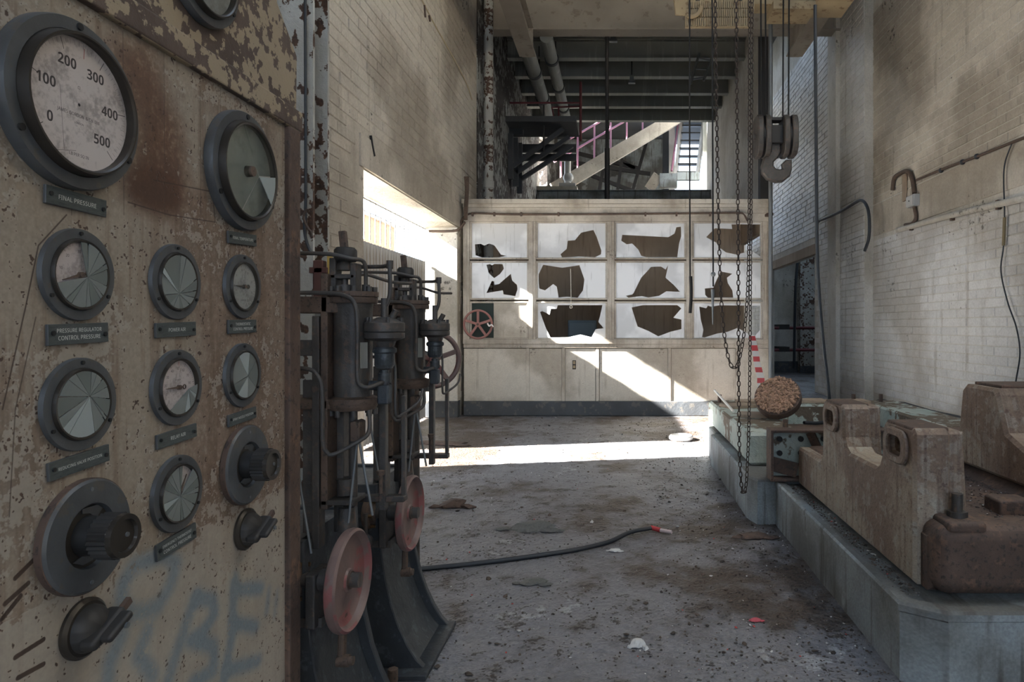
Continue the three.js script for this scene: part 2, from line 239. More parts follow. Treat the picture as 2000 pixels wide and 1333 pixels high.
// roof, end walls; the far hall gets its light from added roof slots and an end window
{
  const c = struct('ceiling', 'dim boarded roof high above the hall, with an added slot and sun curb');
  mesh('roof_deck_and_sun_curb', [span(-3.0, 4.9, 9, 9.25, 5, -1.2), span(-3.0, 4.9, 9, 9.25, -5.2, -13.6), span(-3, 0.2, 9, 9.25, -1.2, -5.2), span(3.4, 4.9, 9, 9.25, -1.2, -5.2), span(-3, 2.9, 9, 9.25, -13.6, -20.6), span(2.9, 4.9, 9, 9.25, -24, -28.2), span(3.65, 4.9, 9, 9.25, -13.6, -24), span(2.8, 2.9, 9.25, 9.8, -13.5, -24), span(2.9, 3.7, 9.25, 9.8, -13.4, -13.5), span(-3, 2.9, 9, 9.25, -21.8, -28.2)], mat.roofDark, c);  // unseen slot added to light the passage; upstand beside it added to block sun
  const bk = struct('wall_back', 'end wall with a tall window, behind the tripod');
  mesh('wall_slab', [span(-2.4, 4.4, 0, 1.3, 5, 5.4), span(-2.4, -1.6, 1.3, 9, 5, 5.4), span(3.8, 4.4, 1.3, 9, 5, 5.4), span(-1.6, 3.8, 4.6, 9, 5, 5.4)], mat.creamWall, bk);
  mesh('window_bars', [...[-0.25, 1.1, 2.45].map((x) => span(x - 0.03, x + 0.03, 1.3, 4.6, 5.15, 5.25)), ...[2.4, 3.5].map((y) => span(-1.6, 3.8, y - 0.03, y + 0.03, 5.15, 5.25))], mat.frame, bk);
  const e = struct('wall_far', 'end wall of the far hall');
  mesh('wall_slab', [span(-3, 4.75, 0, 4.6, -27.4, -28), span(-3, 2.0, 4.6, 9, -27.4, -28), span(3.6, 4.75, 4.6, 9, -27.4, -28)], mat.concrete, e);
  const p = struct('wall_middle', 'pale rendered wall beyond the glazed screen');
  mesh('wall_slab', [span(2.83, 2.98, 3.35, 8.9, -13.35, -21.2)], mat.whiteWall, p);
  mesh('edge_post', [span(2.8, 3.0, 3.3, 7.2, -13.15, -13.35)], mat.darkSteel, p);
  // side room seen through the right doorway
  const s = struct('wall_side_room', 'white brick walls of the room through the right doorway');
  mesh('wall_slab', [span(4.36, 6.35, 0, 4.2, -20.2, -20.6), span(6.35, 7.4, 0, 1.6, -20.2, -20.6), span(6.35, 7.4, 3.9, 4.2, -20.2, -20.6), span(7.4, 9, 0, 4.2, -20.2, -20.6), span(9, 9.3, 0, 4.2, -11, -20.6), span(4.9, 9, 0, 4.2, -10.7, -11)], mat.whiteWall, s);
  mesh('pier', [rbox(0.62, 4, 0.35, 0.01, 5.72, 2, -20.05)], mat.peelPost, s);
  mesh('dado', [span(4.36, 5.4, 0, 0.34, -20.1, -20.2), span(5.4, 6.05, 0, 0.22, -19.86, -19.9)], mat.dado, s);
  mesh('room_ceiling', [span(4.36, 9.3, 4.2, 4.4, -11.42, -18.2), span(4.36, 9.3, 4.2, 4.4, -18.8, -20.6)], mat.roofDark, s);
  const wn = struct('window_1', 'narrow bright window in the side room');
  mesh('window_frame', [span(6.35, 6.4, 1.6, 3.9, -20.2, -20.5), span(6.35, 7.4, 2.7, 2.75, -20.3, -20.4), span(7.35, 7.4, 1.6, 3.9, -20.2, -20.5)], mat.frame, wn);
  mesh('pane', [span(6.4, 7.35, 1.6, 3.9, -20.34, -20.346)], mat.glass, wn);
}
// outside the doorway
{
  tag(mesh('yard_ground', [span(-30, -2.98, -0.1, -0.01, 10, -40)], mat.ground), 'sunlit pale yard outside the doorway', undefined, undefined, 'structure');
  const b = thing('yard_building', 'sunlit brown brick building across the yard, seen through the bars', 'building', [-7.6, 0, -21]);
  mesh('wall', [span(-0.6, 0, 0, 4.75, 3.4, -2.0)], mat.exteriorBrick, b);
  mesh('coping', [rbox(0.75, 0.08, 5.5, 0.01, -0.3, 4.79, 0.7)], mat.ground, b);
}
// ---------- the glazed screen at the back ----------
const QZ = -10.5, QS = 10.5 / F, X = (u) => (u - PX) * QS, Y = (v) => EYE - (v - PY) * QS;
{
  const p = thing('glazed_partition', 'cream wooden partition with twelve broken white panes above panelled boards', 'partition');
  p.userData.kind = 'structure'; delete p.userData.category;
  const fr = (u0, u1, v0, v1, t = 0.09, z = QZ) => rbox(X(u1) - X(u0), Y(v0) - Y(v1), t, 0.006, (X(u0) + X(u1)) / 2, (Y(v0) + Y(v1)) / 2, z - 0.02 + t / 2 - 0.05);
  mesh('cornice', [fr(904, 1507, 391, 400, 0.17), fr(906, 1505, 400, 407, 0.15), fr(907, 1504, 407, 418, 0.135)], mat.frame, p);
  mesh('head_rail', [fr(906, 1503, 418, 433, 0.11)], mat.frame, p);
  for (const [a, b] of [[905, 918], [1033, 1047], [1186, 1200], [1340, 1352], [1489, 1503]]) mesh('post', [fr(a, b, 433, 664, 0.1), fr((a + b) / 2 - 1.6, (a + b) / 2 + 1.6, 433, 664, 0.112)], mat.frame, p);
  mesh('sill_rail', [fr(905, 1504, 663, 672, 0.115), fr(906, 1503, 672, 680, 0.095)], mat.frame, p);
  const lower = [[906, 1028], [1034, 1097], [1104, 1163], [1171, 1304], [1311, 1436], [1443, 1502]];
  for (const [a, b] of lower) mesh('board', [fr(a, b, 681, 784, 0.075)], mat.wood, p);
  for (const a of [1031, 1100.5, 1167, 1307.5, 1439.5]) mesh('stile', [fr(a - 3.2, a + 3.2, 680, 784, 0.086)], mat.frame, p);
  mesh('plinth_board', [fr(906, 1503, 784, 812, 0.1)], mat.dado, p);
  const cols = [[918, 1033], [1047, 1186], [1200, 1340], [1352, 1489]], rows = [[433, 507], [510, 586], [589, 664]];
  const z2 = (q) => q.map(([x, y]) => [800 + x * 0.3527, 370 + y * 0.3526]), z3 = (q) => q.map(([x, y]) => [1150 + x * 0.35266, 370 + y * 0.3526]);
  const holes = [
    [[z2([[362, 305], [395, 302], [412, 312], [440, 300], [470, 312], [490, 340], [505, 362], [535, 368], [495, 378], [400, 378], [365, 365]])], [z2([[425, 418], [445, 414], [455, 422], [470, 413], [515, 415], [522, 440], [500, 470], [468, 492], [438, 465]]), z2([[425, 575], [455, 508], [468, 510], [470, 530], [495, 525], [560, 468], [567, 505], [595, 530], [597, 555], [585, 592], [520, 582], [515, 560]])], null],
    [[z2([[835, 360], [870, 330], [875, 285], [915, 282], [950, 240], [1018, 225], [1035, 260], [1062, 340], [1060, 360], [1025, 380], [940, 372], [880, 376], [845, 380]])], [z2([[715, 520], [714, 470], [740, 418], [845, 435], [940, 420], [968, 500], [960, 560], [930, 602], [870, 595], [825, 600], [815, 540], [795, 525], [750, 560], [718, 550]])], [z2([[722, 680], [735, 675], [775, 695], [782, 662], [815, 662], [820, 642], [1068, 642], [1055, 700], [1045, 735], [1075, 770], [1030, 775], [1008, 820], [945, 805], [880, 820], [780, 822], [755, 770]])]],
    [[z3([[180, 285], [185, 252], [300, 258], [440, 265], [475, 245], [485, 210], [510, 207], [512, 260], [500, 300], [490, 376], [320, 376], [290, 368], [275, 335], [240, 300], [210, 305]])], [z3([[205, 590], [240, 583], [248, 575], [290, 490], [345, 430], [400, 428], [425, 445], [440, 420], [425, 490], [470, 530], [505, 568], [430, 565], [390, 590], [330, 600], [295, 592], [262, 595], [220, 602]])], [z3([[237, 655], [300, 642], [490, 642], [513, 660], [468, 712], [513, 722], [513, 775], [450, 790], [385, 815], [330, 785], [270, 760]])]],
    [[z3([[650, 265], [700, 215], [795, 220], [790, 194], [952, 194], [950, 372], [900, 340], [820, 362], [760, 350], [720, 320], [705, 295]])], [z3([[643, 550], [690, 545], [700, 520], [730, 455], [795, 468], [765, 490], [770, 520], [795, 560], [800, 600], [740, 600], [660, 603], [645, 585]])], [z3([[612, 650], [650, 660], [660, 644], [680, 652], [720, 643], [948, 645], [948, 780], [920, 813], [880, 800], [825, 768], [770, 790], [710, 800], [640, 822], [627, 818], [635, 780], [620, 720]])]],
  ];
  cols.forEach(([a, b], c) => rows.forEach(([t, m], r) => {
    const sash = mesh('sash', [fr(a, b, t, t + 3.5, 0.085), fr(a, b, m - 3.5, m, 0.085), fr(a, a + 3.5, t + 3.5, m - 3.5, 0.084), fr(b - 3.5, b, t + 3.5, m - 3.5, 0.084)], mat.frame, p);
    if (!holes[c][r]) { mesh('board', [fr(964, 1031, 591, 662, 0.07)], mat.wood, sash); mesh('board', [fr(920, 964, 591, 662, 0.06)], M(0x22302b, 0.7), sash).userData.label = 'dark green board'; return; }
    const rect = [[X(a + 2), Y(m - 2)], [X(b - 2), Y(m - 2)], [X(b - 2), Y(t + 2)], [X(a + 2), Y(t + 2)]];
    const g = ext(rect, 0.004, 0, holes[c][r].map((q) => q.map(([u, v]) => [clamp(X(u), X(a + 4), X(b - 4)), clamp(Y(v), Y(m - 4), Y(t + 4))])));
    mesh('pane', [put(g, 0, 0, QZ - 0.008)], mat.paneWhite, sash).userData.label = 'white painted glass pane with a jagged hole';
  }));
  const room = struct('wall_office', 'dim brown boarded room behind the partition');
  mesh('wall_slab', [span(-2.42, 2.36, 0, 3.3, -12.6, -12.5)], mat.brownBoard, room);
  mesh('wall_slab', [span(2.3, 2.38, 0, 0.9, -10.62, -12.5), span(2.3, 2.38, 2.9, 3.3, -10.62, -12.5)], mat.brownBoard, room);
  mesh('office_ceiling', [span(-2.1, 2.36, 3.26, 3.34, -10.62, -10.8)], mat.brownBoard, room);
  const cab = thing('office_cabinet', 'blue-grey cupboard standing in the dim office behind the broken panes', 'cabinet', [-0.62, 0, -12.2]);
  mesh('body', [rbox(0.5, 1.5, 0.5, 0.01, 0, 0.75, 0)], M(0x6f7f88, 0.6), cab); mesh('handle', [rbox(0.02, 0.12, 0.02, 0.004, 0.18, 0.8, 0.272)], mat.steel, mesh('door', [rbox(0.46, 1.4, 0.02, 0.006, 0, 0.75, 0.256)], M(0x7d8c94, 0.6), cab));
  // a switch and a cable on it
  const sw = thing('wall_switch', 'small black and yellow switch on the lower boards of the partition', 'switch', [X(1121.5), Y(713), QZ + 0.005]);
  mesh('back_plate', [rbox(0.055, 0.14, 0.02, 0.004, 0, 0, 0)], mat.black, sw); mesh('face', [rbox(0.038, 0.05, 0.012, 0.003, 0, 0.035, 0.012), rbox(0.038, 0.045, 0.012, 0.003, 0, -0.03, 0.012)], mat.yellow, sw);
  const c = [[897, 480], [898, 452], [908, 428], [928, 419], [1000, 421], [1180, 420.5], [1340, 419], [1440, 418], [1452, 424], [1458, 434]].map(([u, v]) => [X(u), Y(v), QZ + 0.105]);
  const cb = thing('electric_cable', 'dark cable clipped along the top of the glazed partition', 'cable');
  mesh('cable', [tube(c, 0.017, 7, 90)], mat.brownIron, cb);
  for (const u of [926, 968, 1020, 1092, 1260, 1320, 1385]) mesh('clip', [rbox(0.03, 0.06, 0.04, 0.004, X(u), Y(421), QZ + 0.115)], mat.rust, cb);
  const st = thing('pull_cord', 'thin white cord with a ring hanging in front of a broken pane', 'cord');
  mesh('cord', [tube([[X(1114.5), Y(526), QZ + 0.03], [X(1115.5), Y(570), QZ + 0.03], [X(1115.5), Y(595), QZ + 0.03]], 0.006, 5)], M(0xd8d2c4, 0.8), st);
  mesh('ring', [put(new THREE.TorusGeometry(0.02, 0.006, 6, 12), X(1115.5), Y(600), QZ + 0.03)], M(0xd8d2c4, 0.8), st);
}
// spoked handwheel
function spokedWheel(name, label, R, n, m, rim = 0.1) {
  const w = thing(name, label, 'handwheel');
  mesh('rim', [new THREE.TorusGeometry(R * (1 - rim), R * rim, 10, 48)], m, w);
  for (let k = 0; k < n; k++) { const a = HP + k / n * 2 * Math.PI; mesh('spoke', [put(rbox(R * 0.82, R * 0.17, R * 0.1, R * 0.03, R * 0.46, 0, 0), 0, 0, 0, 0, 0, a)], m, w); }
  mesh('hub_nut', [cyl(R * 0.08, R * 0.08, R * 0.1, 0, 0, R * 0.14, HP, 0, 0, 6)], mat.rust, mesh('hub', [cyl(R * 0.16, R * 0.16, R * 0.22, 0, 0, 0, HP)], m, w));
  return w;
}
{
  const w = spokedWheel('handwheel', 'faded red five-spoke handwheel in front of the dark green board of the partition', 0.232, 5, mat.partRed, 0.075); w.position.set(...at(933.5, 634, 10.36));
  mesh('stem', [cyl(0.025, 0.025, 0.13, 0, 0, -0.065, HP)], mat.iron, w);
  const tp = thing('tape_scrap', 'scrap of torn white tape tied to the red spoked handwheel', 'tape', at(956, 636, 10.325)); mesh('scrap', [tube([[-0.03, 0.03, 0], [0.0, -0.01, 0.02], [0.03, 0.01, 0], [0.06, -0.02, 0.01]], 0.012, 6)], M(0xe8e0dc, 0.7), tp);
}
// the corrugated sheet door, its bars and what hangs by it
{
  const pts = [], n = 230, L = 2.78, A = 0.022; for (let i = 0; i <= n; i++) { const s = i / n * L; pts.push([s, A * Math.sin(s / 0.105 * 2 * Math.PI)]); }
  for (let i = n; i >= 0; i--) { const s = i / n * L; pts.push([s, A * Math.sin(s / 0.105 * 2 * Math.PI) - 0.004]); }
  const g = ext(pts, 2.37); g.rotateX(-HP); g.rotateY(HP);
  const d = thing('corrugated_door', 'grey corrugated iron sheet closing most of the doorway below the bars', 'door', [-2.93, 0.01, -7.5]);
  mesh('corrugated_sheet', [g], mat.sheet, d);
  mesh('top_angle', [rbox(0.03, 0.03, 2.78, 0.004, -0.045, 2.37, -1.39)], mat.sheet, d);
  const b = thing('window_grille', 'row of white upright bars above the corrugated sheet', 'grille', [-2.93, 0, 0]);
  for (let z = -7.62; z > -10.2; z -= 0.182) mesh('bar', [cyl(0.009, 0.009, 0.48, 0, 2.65, z, 0, 0, 0, 8)], mat.paneWhite, b);
  mesh('rail', [rod([0, 2.88, -6.5], [0, 2.88, -10.3], 0.008)], mat.steel, b); mesh('rail', [rod([0, 2.74, -7.3], [0, 2.74, -9.4], 0.004)], mat.steel, b);
}
// ---------- instrument panel ----------
const PAN = -0.9;
const onPanel = (u, v) => { const d = -PAN * F / (PX - u); return [PAN, EYE - (v - PY) * d / F, -d]; };
{
  const N = 2048, c = document.createElement('canvas'); c.width = c.height = N; const g = c.getContext('2d');
  const T = (u, v) => { const p = onPanel(u, v); return [(-p[2] - 0.3) / 1.7 * N, (1 - (p[1] - 0.42) / 1.7) * N]; };
  const line = (pts, w, col) => { g.strokeStyle = col; g.lineWidth = w; g.lineCap = g.lineJoin = 'round'; g.beginPath(); pts.forEach(([u, v], i) => { const [x, y] = T(u, v); i ? g.lineTo(x, y) : g.moveTo(x, y); }); g.stroke(); };
  g.fillStyle = '#000'; g.fillRect(0, 0, N, N);
  // red channel: rust stains; green: grey lettering paint; blue: dark scratches and bare rust
  const blob = (pts, col, w = 2) => { g.fillStyle = col; g.beginPath(); pts.forEach(([u, v], i) => { const [x, y] = T(u, v); i ? g.lineTo(x, y) : g.moveTo(x, y); }); g.closePath(); g.fill(); };
  g.globalCompositeOperation = 'lighter'; g.filter = 'blur(26px)';
  blob([[200, 75], [300, 90], [320, 180], [355, 240], [365, 340], [350, 400], [300, 410], [250, 370], [270, 240]], '#a00000');
  blob([[240, 340], [415, 375], [410, 432], [330, 420], [245, 392]], '#600000');
  blob([[245, 344], [330, 362], [345, 410], [250, 385]], '#600080');
  blob([[380, 130], [550, 235], [545, 330], [420, 250]], '#300000');
  blob([[560, 420], [330, 430], [395, 700], [330, 1000], [420, 1120], [560, 1010]], '#480000');
  g.filter = 'none';
  line([[420, 432], [415, 375], [300, 352]], 3, '#000090'); line([[420, 434], [330, 420], [250, 395]], 3, '#000090');
  line([[5, 800], [50, 600], [75, 480], [130, 420]], 3, '#0000a0'); line([[18, 1010], [30, 800], [70, 620]], 2.5, '#000080');
  for (const [a, b] of [[[30, 1285], [85, 1250]], [[35, 1325], [85, 1298]], [[10, 1180], [55, 1140]], [[4, 1210], [40, 1165]], [[30, 1130], [70, 1090]]]) line([a, b], 9, '#0000ff');
  for (const u of [138, 240, 320, 390, 430, 520]) line([[u, 60], [u + 2, 420]], 2, '#401840');
  const letters = [[[262, 1105], [240, 1140], [236, 1185], [265, 1200], [310, 1185], [335, 1140], [345, 1100], [320, 1085], [262, 1105]], [[382, 1165], [360, 1230], [340, 1290], [328, 1333]], [[385, 1170], [415, 1172], [420, 1200], [400, 1230], [372, 1252], [418, 1262], [418, 1310], [375, 1335]], [[458, 1130], [452, 1250], [436, 1333]], [[460, 1152], [510, 1150]], [[455, 1218], [500, 1225]], [[440, 1312], [505, 1292]], [[526, 1150], [520, 1200]], [[542, 1155], [536, 1205]], [[240, 1240], [215, 1290], [210, 1333]], [[290, 1230], [270, 1280], [300, 1320]]];
  g.filter = 'blur(9px)';
  letters.forEach((l, i) => line(l, i === 7 || i === 8 ? 16 : 40, '#006400'));
  letters.slice(2, 8).forEach((l) => line(l, 12, '#003000'));
  const px = g.getImageData(0, 0, N, N).data, a = field(N, 12, 7, 21, 0.66), b = field(N, 96, 4, 22, 0.75), s = field(N, 90, 4, 23, 0.6, 14), f = field(N, 300, 2, 24, 0.8);
  const H = new Float32Array(N * N);
  const t = texture(N, (i, x, y) => {
    const j = (((N - 1 - y) * N) + x) * 4, R = px[j] / 255, Gn = px[j + 1] / 255, B = px[j + 2] / 255;
    const w = b[i] * 0.5 + a[i] * 0.5, white = sst(0.495, 0.555, w + Gn * 0.1 - R * 0.16 + (y < N * 0.32 && x > N * 0.3 ? sst(N * 0.36, N * 0.27, y + (a[i] - 0.5) * 500) * 0.3 : 0));
    let q = mix3([152, 140, 125], [123, 110, 97], sst(0.35, 0.75, a[i]));
    q = mix3(q, [104, 84, 68], sst(0.5, 0.85, s[i]) * 0.45);
    q = mix3(q, mix3([104, 72, 52], [78, 54, 42], b[i]), clamp(R * 1.3 * sst(0.15, 0.6, b[i] + R * 0.3)));
    q = mix3(q, mix3([178, 170, 157], [160, 152, 140], f[i]), white * 0.72);
    const spot = sst(0.66, 0.69, b[i] * 0.5 + f[i] * 0.5); q = mix3(q, [66, 48, 38], spot * 0.85);
    q = mix3(q, [116, 127, 134], clamp(Gn * 2.4) * 0.9 * sst(0.25, 0.55, f[i] * 0.5 + b[i] * 0.6 + Gn * 0.2));
    q = mix3(q, [58, 44, 36], clamp(B * 1.4) * 0.85);
    H[i] = 0.45 + 0.35 * white - 0.45 * spot - 0.2 * B + 0.15 * f[i];
    const k = 0.92 + f[i] * 0.16; return [q[0] * k, q[1] * k, q[2] * k];
  });
  t.wrapS = t.wrapT = THREE.MirroredRepeatWrapping;
  const hb = grey(N / 2, (i, x, y) => 255 * clamp(H[y * 2 * N + x * 2])); hb.wrapS = hb.wrapT = THREE.MirroredRepeatWrapping;
  mat.panel = new THREE.MeshStandardMaterial({ map: t, bumpMap: hb, bumpScale: 0.0016, roughness: 0.6 });
  mat.panelTop = surf(1024, 0.55, (i) => { let q = mix3([102, 86, 75], [74, 61, 53], n2[i]); return mix3(q, [168, 152, 126], sst(0.56, 0.6, n3[i] * 0.55 + n1[i] * 0.45) * 0.85); }, { rough: 0.7, bump: bumpFine, bs: 0.002 });
}
const panel = thing('instrument_panel', 'tall steel instrument panel with flaking cream paint and rust', 'control panel', [PAN, 0, -1.17]);
{
  const g = join([put(new THREE.BoxGeometry(0.05, 1.96, 1.44), -0.025, 0.98, 0)]);
  const p = g.attributes.position, uv = g.attributes.uv; for (let i = 0; i < p.count; i++) uv.setXY(i, (-(p.getZ(i) - 1.17) - 0.3) / 1.7, (p.getY(i) - 0.42) / 1.7);
  mesh('face_plate', [g], mat.panel, panel, true);
  mesh('top_rail', [rbox(0.07, 0.058, 1.46, 0.006, -0.02, 1.972, 0.0)], mat.panelTop, panel);
  mesh('edge_frame', [rbox(0.07, 1.945, 0.062, 0.006, -0.02, 0.972, -0.685)], mat.rust, panel);
  const top = ext([[-0.75, 1.99], [0.712, 1.99], [0.716, 2.155], [0.6, 2.26], [0.45, 2.36], [0.2, 2.42], [-0.75, 2.42]], 0.03, 0.003); put(top, 0, 0, 0, 0, HP, 0); put(top, -0.03, 0, 0);
  mesh('top_plate', [top], mat.panelTop, panel);
  mesh('rear_frame', [span(-0.5, -0.05, 0, 0.05, 0.68, -0.66), span(-0.5, -0.46, 0, 2.0, 0.68, 0.6), span(-0.5, -0.46, 0, 2.0, -0.58, -0.66), span(-0.5, -0.05, 1.95, 2.0, -0.6, -0.66)], mat.rust, panel);
}
function onP(name, label, cat, u, v, group, off = 0) { const o = thing(name, label, cat, onPanel(u, v), group); o.position.x += off + 0.0012; o.rotation.y = HP; return o; }
const text = (g, s, x, y, px, col = '#3a3230', font = 'sans-serif', weight = '') => { g.fillStyle = col; g.font = `${weight} ${px}px ${font}`; g.textAlign = 'center'; g.textBaseline = 'middle'; g.fillText(s, x, y); };
function dialMat(draw, tint = [186, 176, 172], S = 512) {
  const c = document.createElement('canvas'); c.width = c.height = S; const g = c.getContext('2d'), im = g.createImageData(S, S);
  for (let i = 0; i < S * S; i++) { const x = i % S, y = (i / S) | 0, k = (y * 2 % 1024) * 1024 + (x * 2 % 1024), q = mix3(tint, [120, 111, 105], sst(0.45, 0.85, n3[k] * 0.5 + n1[k] * 0.5) * 0.55); im.data.set([q[0], q[1], q[2], 255], i * 4); }
  g.putImageData(im, 0, 0); draw(g, S);
  const t = new THREE.CanvasTexture(c); t.colorSpace = THREE.SRGBColorSpace; t.magFilter = THREE.LinearFilter; return new THREE.MeshStandardMaterial({ map: t, roughness: 0.6 });
}
const ticks = (g, S, n, a0, a1, r0, r1, w, col = '#4a4240') => { g.strokeStyle = col; g.lineWidth = w; for (let k = 0; k <= n; k++) { const a = a0 + (a1 - a0) * k / n; g.beginPath(); g.moveTo(S / 2 + r0 * S * Math.cos(a), S / 2 - r0 * S * Math.sin(a)); g.lineTo(S / 2 + r1 * S * Math.cos(a), S / 2 - r1 * S * Math.sin(a)); g.stroke(); } };
const D2R = Math.PI / 180;
const scaleDial = (nums, a0, a1, px, mark) => dialMat((g, S) => {
  ticks(g, S, (nums.length - 1) * 5, a0, a1, 0.44, 0.48, 1.5); ticks(g, S, nums.length - 1, a0, a1, 0.42, 0.48, 3);
  nums.forEach((s, k) => { const a = a0 + (a1 - a0) * k / (nums.length - 1); text(g, s, S / 2 + 0.35 * S * Math.cos(a), S / 2 - 0.35 * S * Math.sin(a), px); });
  mark?.(g, S);
});
function shards(o, R, z, [ix, iy], n, missing = [], pale = [], sd = 1, base) {
  let s = sd * 977; const rd = () => { s = (s * 1664525 + 1013904223) >>> 0; return s / 4294967296; };
  const an = Array.from({ length: n }, (_, k) => (k + 0.95 * rd()) / n * 2 * Math.PI), P = [ix * R, iy * R];
  const hit = (a) => { const dx = Math.cos(a), dy = Math.sin(a), b = P[0] * dx + P[1] * dy, t = -b + Math.sqrt(b * b + R * R - P[0] ** 2 - P[1] ** 2); return [P[0] + t * dx, P[1] + t * dy]; };
  for (let k = 0; k < n; k++) {
    if (missing.includes(k)) continue;
    let a = an[k], b = an[(k + 1) % n]; if (b <= a) b += 2 * Math.PI;
    const ga = 0.016, pts = [[P[0] + 0.02 * R * Math.cos((a + b) / 2), P[1] + 0.02 * R * Math.sin((a + b) / 2)]], m = 6;
    for (let q = 0; q <= m; q++) pts.push(hit(a + ga + (b - a - 2 * ga) * q / m));
    const g = ext(pts, 0.0012), me = mesh('glass_shard', [g], pale.includes(k) ? mat.shardPale : base ?? (k % 3 ? mat.shard : mat.shardGrey), o);
    me.position.z = z; me.rotation.set((rd() - 0.5) * 0.03, (rd() - 0.5) * 0.03, 0);
  }
}
const scaleDialCache = {};
function gauge(u, v, R, label, { dial, needle, glass, deep = 0, group } = {}) {
  const o = onP('pressure_gauge', label, 'gauge', u, v, group), hf = R * 0.1 + deep * 0.5, hr = R * 0.17 + deep, ri = R * (deep ? 0.77 : 0.71);
  const fg = mesh('flange', [put(lathe([[ri + R * 0.06, 0], [R, 0], [R, hf * 0.75], [R * 0.985, hf], [ri + R * 0.075, hf], [ri + R * 0.06, 0]], 56), 0, 0, 0, HP)], mat.gaugeRim, o);
  mesh('bezel', [put(lathe([[ri, 0.001], [ri, hr * 0.92], [ri + R * 0.02, hr], [ri + R * 0.045, hr], [ri + R * 0.07, hf * 0.95], [ri + R * 0.07, 0.001]], 56), 0, 0, 0, HP)], mat.bezel, o);
  for (const a of [90, 212, -30]) { const q = (ri + R * 1.06) / 2 + R * 0.01; mesh('screw', [put(cyl(R * 0.042, R * 0.045, 0.006, 0, 0, 0, HP, 0, 0, 10), q * Math.cos(a * D2R), q * Math.sin(a * D2R), hf)], mat.black, fg); }
  const zd = deep ? hr - 0.016 : hr * 0.42, disc = mesh('dial', [put(new THREE.CircleGeometry(ri, 48), 0, 0, zd)], dial, o, true);
  if (needle !== undefined) {
    const nd = mesh('needle', [put(ext([[-0.12 * R, -0.02 * R], [0, -0.035 * R], [0.52 * R, -0.006 * R], [0.52 * R, 0.006 * R], [0, 0.035 * R], [-0.12 * R, 0.02 * R]], 0.0015), 0, 0, 0), cyl(0.06 * R, 0.06 * R, 0.006, 0, 0, 0, HP), put(new THREE.TorusGeometry(0.055 * R, 0.016 * R, 6, 14), -0.19 * R, 0, 0.001)], mat.brownIron, o);
    nd.rotation.z = needle * D2R; nd.position.z = zd + 0.003;
  }
  if (glass === 'clear') { const q = mesh('glass', [new THREE.CircleGeometry(ri, 40)], mat.glass, o); q.position.z = hr * 0.86; }
  else if (glass) shards(o, ri * 0.995, hr * 0.84, ...glass);
  return o;
}
const bigDial = dialMat((g, S) => {
  ticks(g, S, 50, 215 * D2R, -45 * D2R, 0.445, 0.48, 1.2); ticks(g, S, 5, 215 * D2R, -45 * D2R, 0.4, 0.485, 3.5, '#2a2422');
  [['0', 212], ['100', 163], ['200', 111], ['300', 59], ['400', 6], ['500', -43]].forEach(([s, a]) => text(g, s, S / 2 + 0.315 * S * Math.cos(a * D2R), S / 2 - 0.315 * S * Math.sin(a * D2R), 82, '#3a3331', 'sans-serif', 'bold'));
  text(g, 'JAMES GORDON & Co. Ltd', S / 2, S * 0.585, 27); text(g, 'LONDON', S / 2, S * 0.645, 17); text(g, 'LB PER SQ IN', S / 2, S * 0.89, 25);
  g.strokeStyle = '#8a2a20'; g.lineWidth = 4; g.beginPath(); g.moveTo(S * 0.55, S * 0.05); g.lineTo(S * 0.545, S * 0.13); g.stroke();
  g.strokeStyle = '#4a4340'; g.lineWidth = 2; g.strokeRect(S * 0.49, S * 0.36, 14, 14); g.beginPath(); g.moveTo(S * 0.28, S * 0.9); g.lineTo(S * 0.47, S * 0.86); g.moveTo(S * 0.32, S * 0.4); g.lineTo(S * 0.36, S * 0.88); g.stroke();
  g.fillStyle = '#141110'; g.beginPath(); g.arc(S / 2, S / 2, 9, 0, 7); g.fill();
}, [196, 186, 180], 768);
const plainDial = dialMat(() => {}, [170, 160, 154], 256), greyDial = scaleDial(['0', '10', '20', '30', '40', '50', '60'], 205 * D2R, -25 * D2R, 30), pinkDial = scaleDial(['0', '10', '20', '30', '40', '50', '60', '70', '80', '90', '100'], 225 * D2R, -45 * D2R, 34, (g, S) => { g.strokeStyle = '#b03830'; g.lineWidth = 4; g.beginPath(); g.moveTo(S * 0.53, S * 0.02); g.lineTo(S * 0.53, S * 0.1); g.stroke(); text(g, 'LB / SQ IN', S / 2, S * 0.36, 18); }), smallDial = scaleDial(['0', '5', '10', '15', '20', '25', '30'], 180 * D2R, -60 * D2R, 30, (g, S) => { text(g, 'LONDON', S / 2, S * 0.8, 26); });
const g0 = gauge(130, 205, 0.138, 'large pressure gauge without needle, dial numbered 0 to 500, above the plate FINAL PRESSURE', { dial: bigDial, deep: 0.012 });
gauge(467, 335, 0.14, 'large blank-faced gauge with three long cracks, above the plate FINAL TEMPERATURE', { dial: plainDial, deep: 0.01, glass: [[0.3, -0.05], 4, [], [3], 5, mat.glass] });  // the one paler shard has a reflection put into its colour
mesh('spindle', [cyl(0.012, 0.014, 0.02, 0, 0, 0.024, HP)], mat.brownIron, scene.children[scene.children.length - 1]);
gauge(386, -62, 0.12, 'large grey gauge on the rusty top plate of the instrument panel', { dial: plainDial, deep: 0.01, glass: 'clear' }).position.x += 0.004;
gauge(147, 537, 0.0765, 'cracked gauge above the plate PRESSURE REGULATOR CONTROL PRESSURE', { dial: greyDial, needle: 196, glass: [[0.18, -0.06], 16, [4, 5, 6, 7], [], 2] });
gauge(339, 551, 0.0765, 'shattered gauge above the plate POWER AIR', { dial: greyDial, needle: 60, glass: [[-0.05, -0.45], 13, [], [4], 3] });
gauge(470, 560, 0.0765, 'unbroken pale gauge above the plate THERMOSTATIC CONTROL PRESSURE', { dial: smallDial, needle: 180, glass: 'clear' });
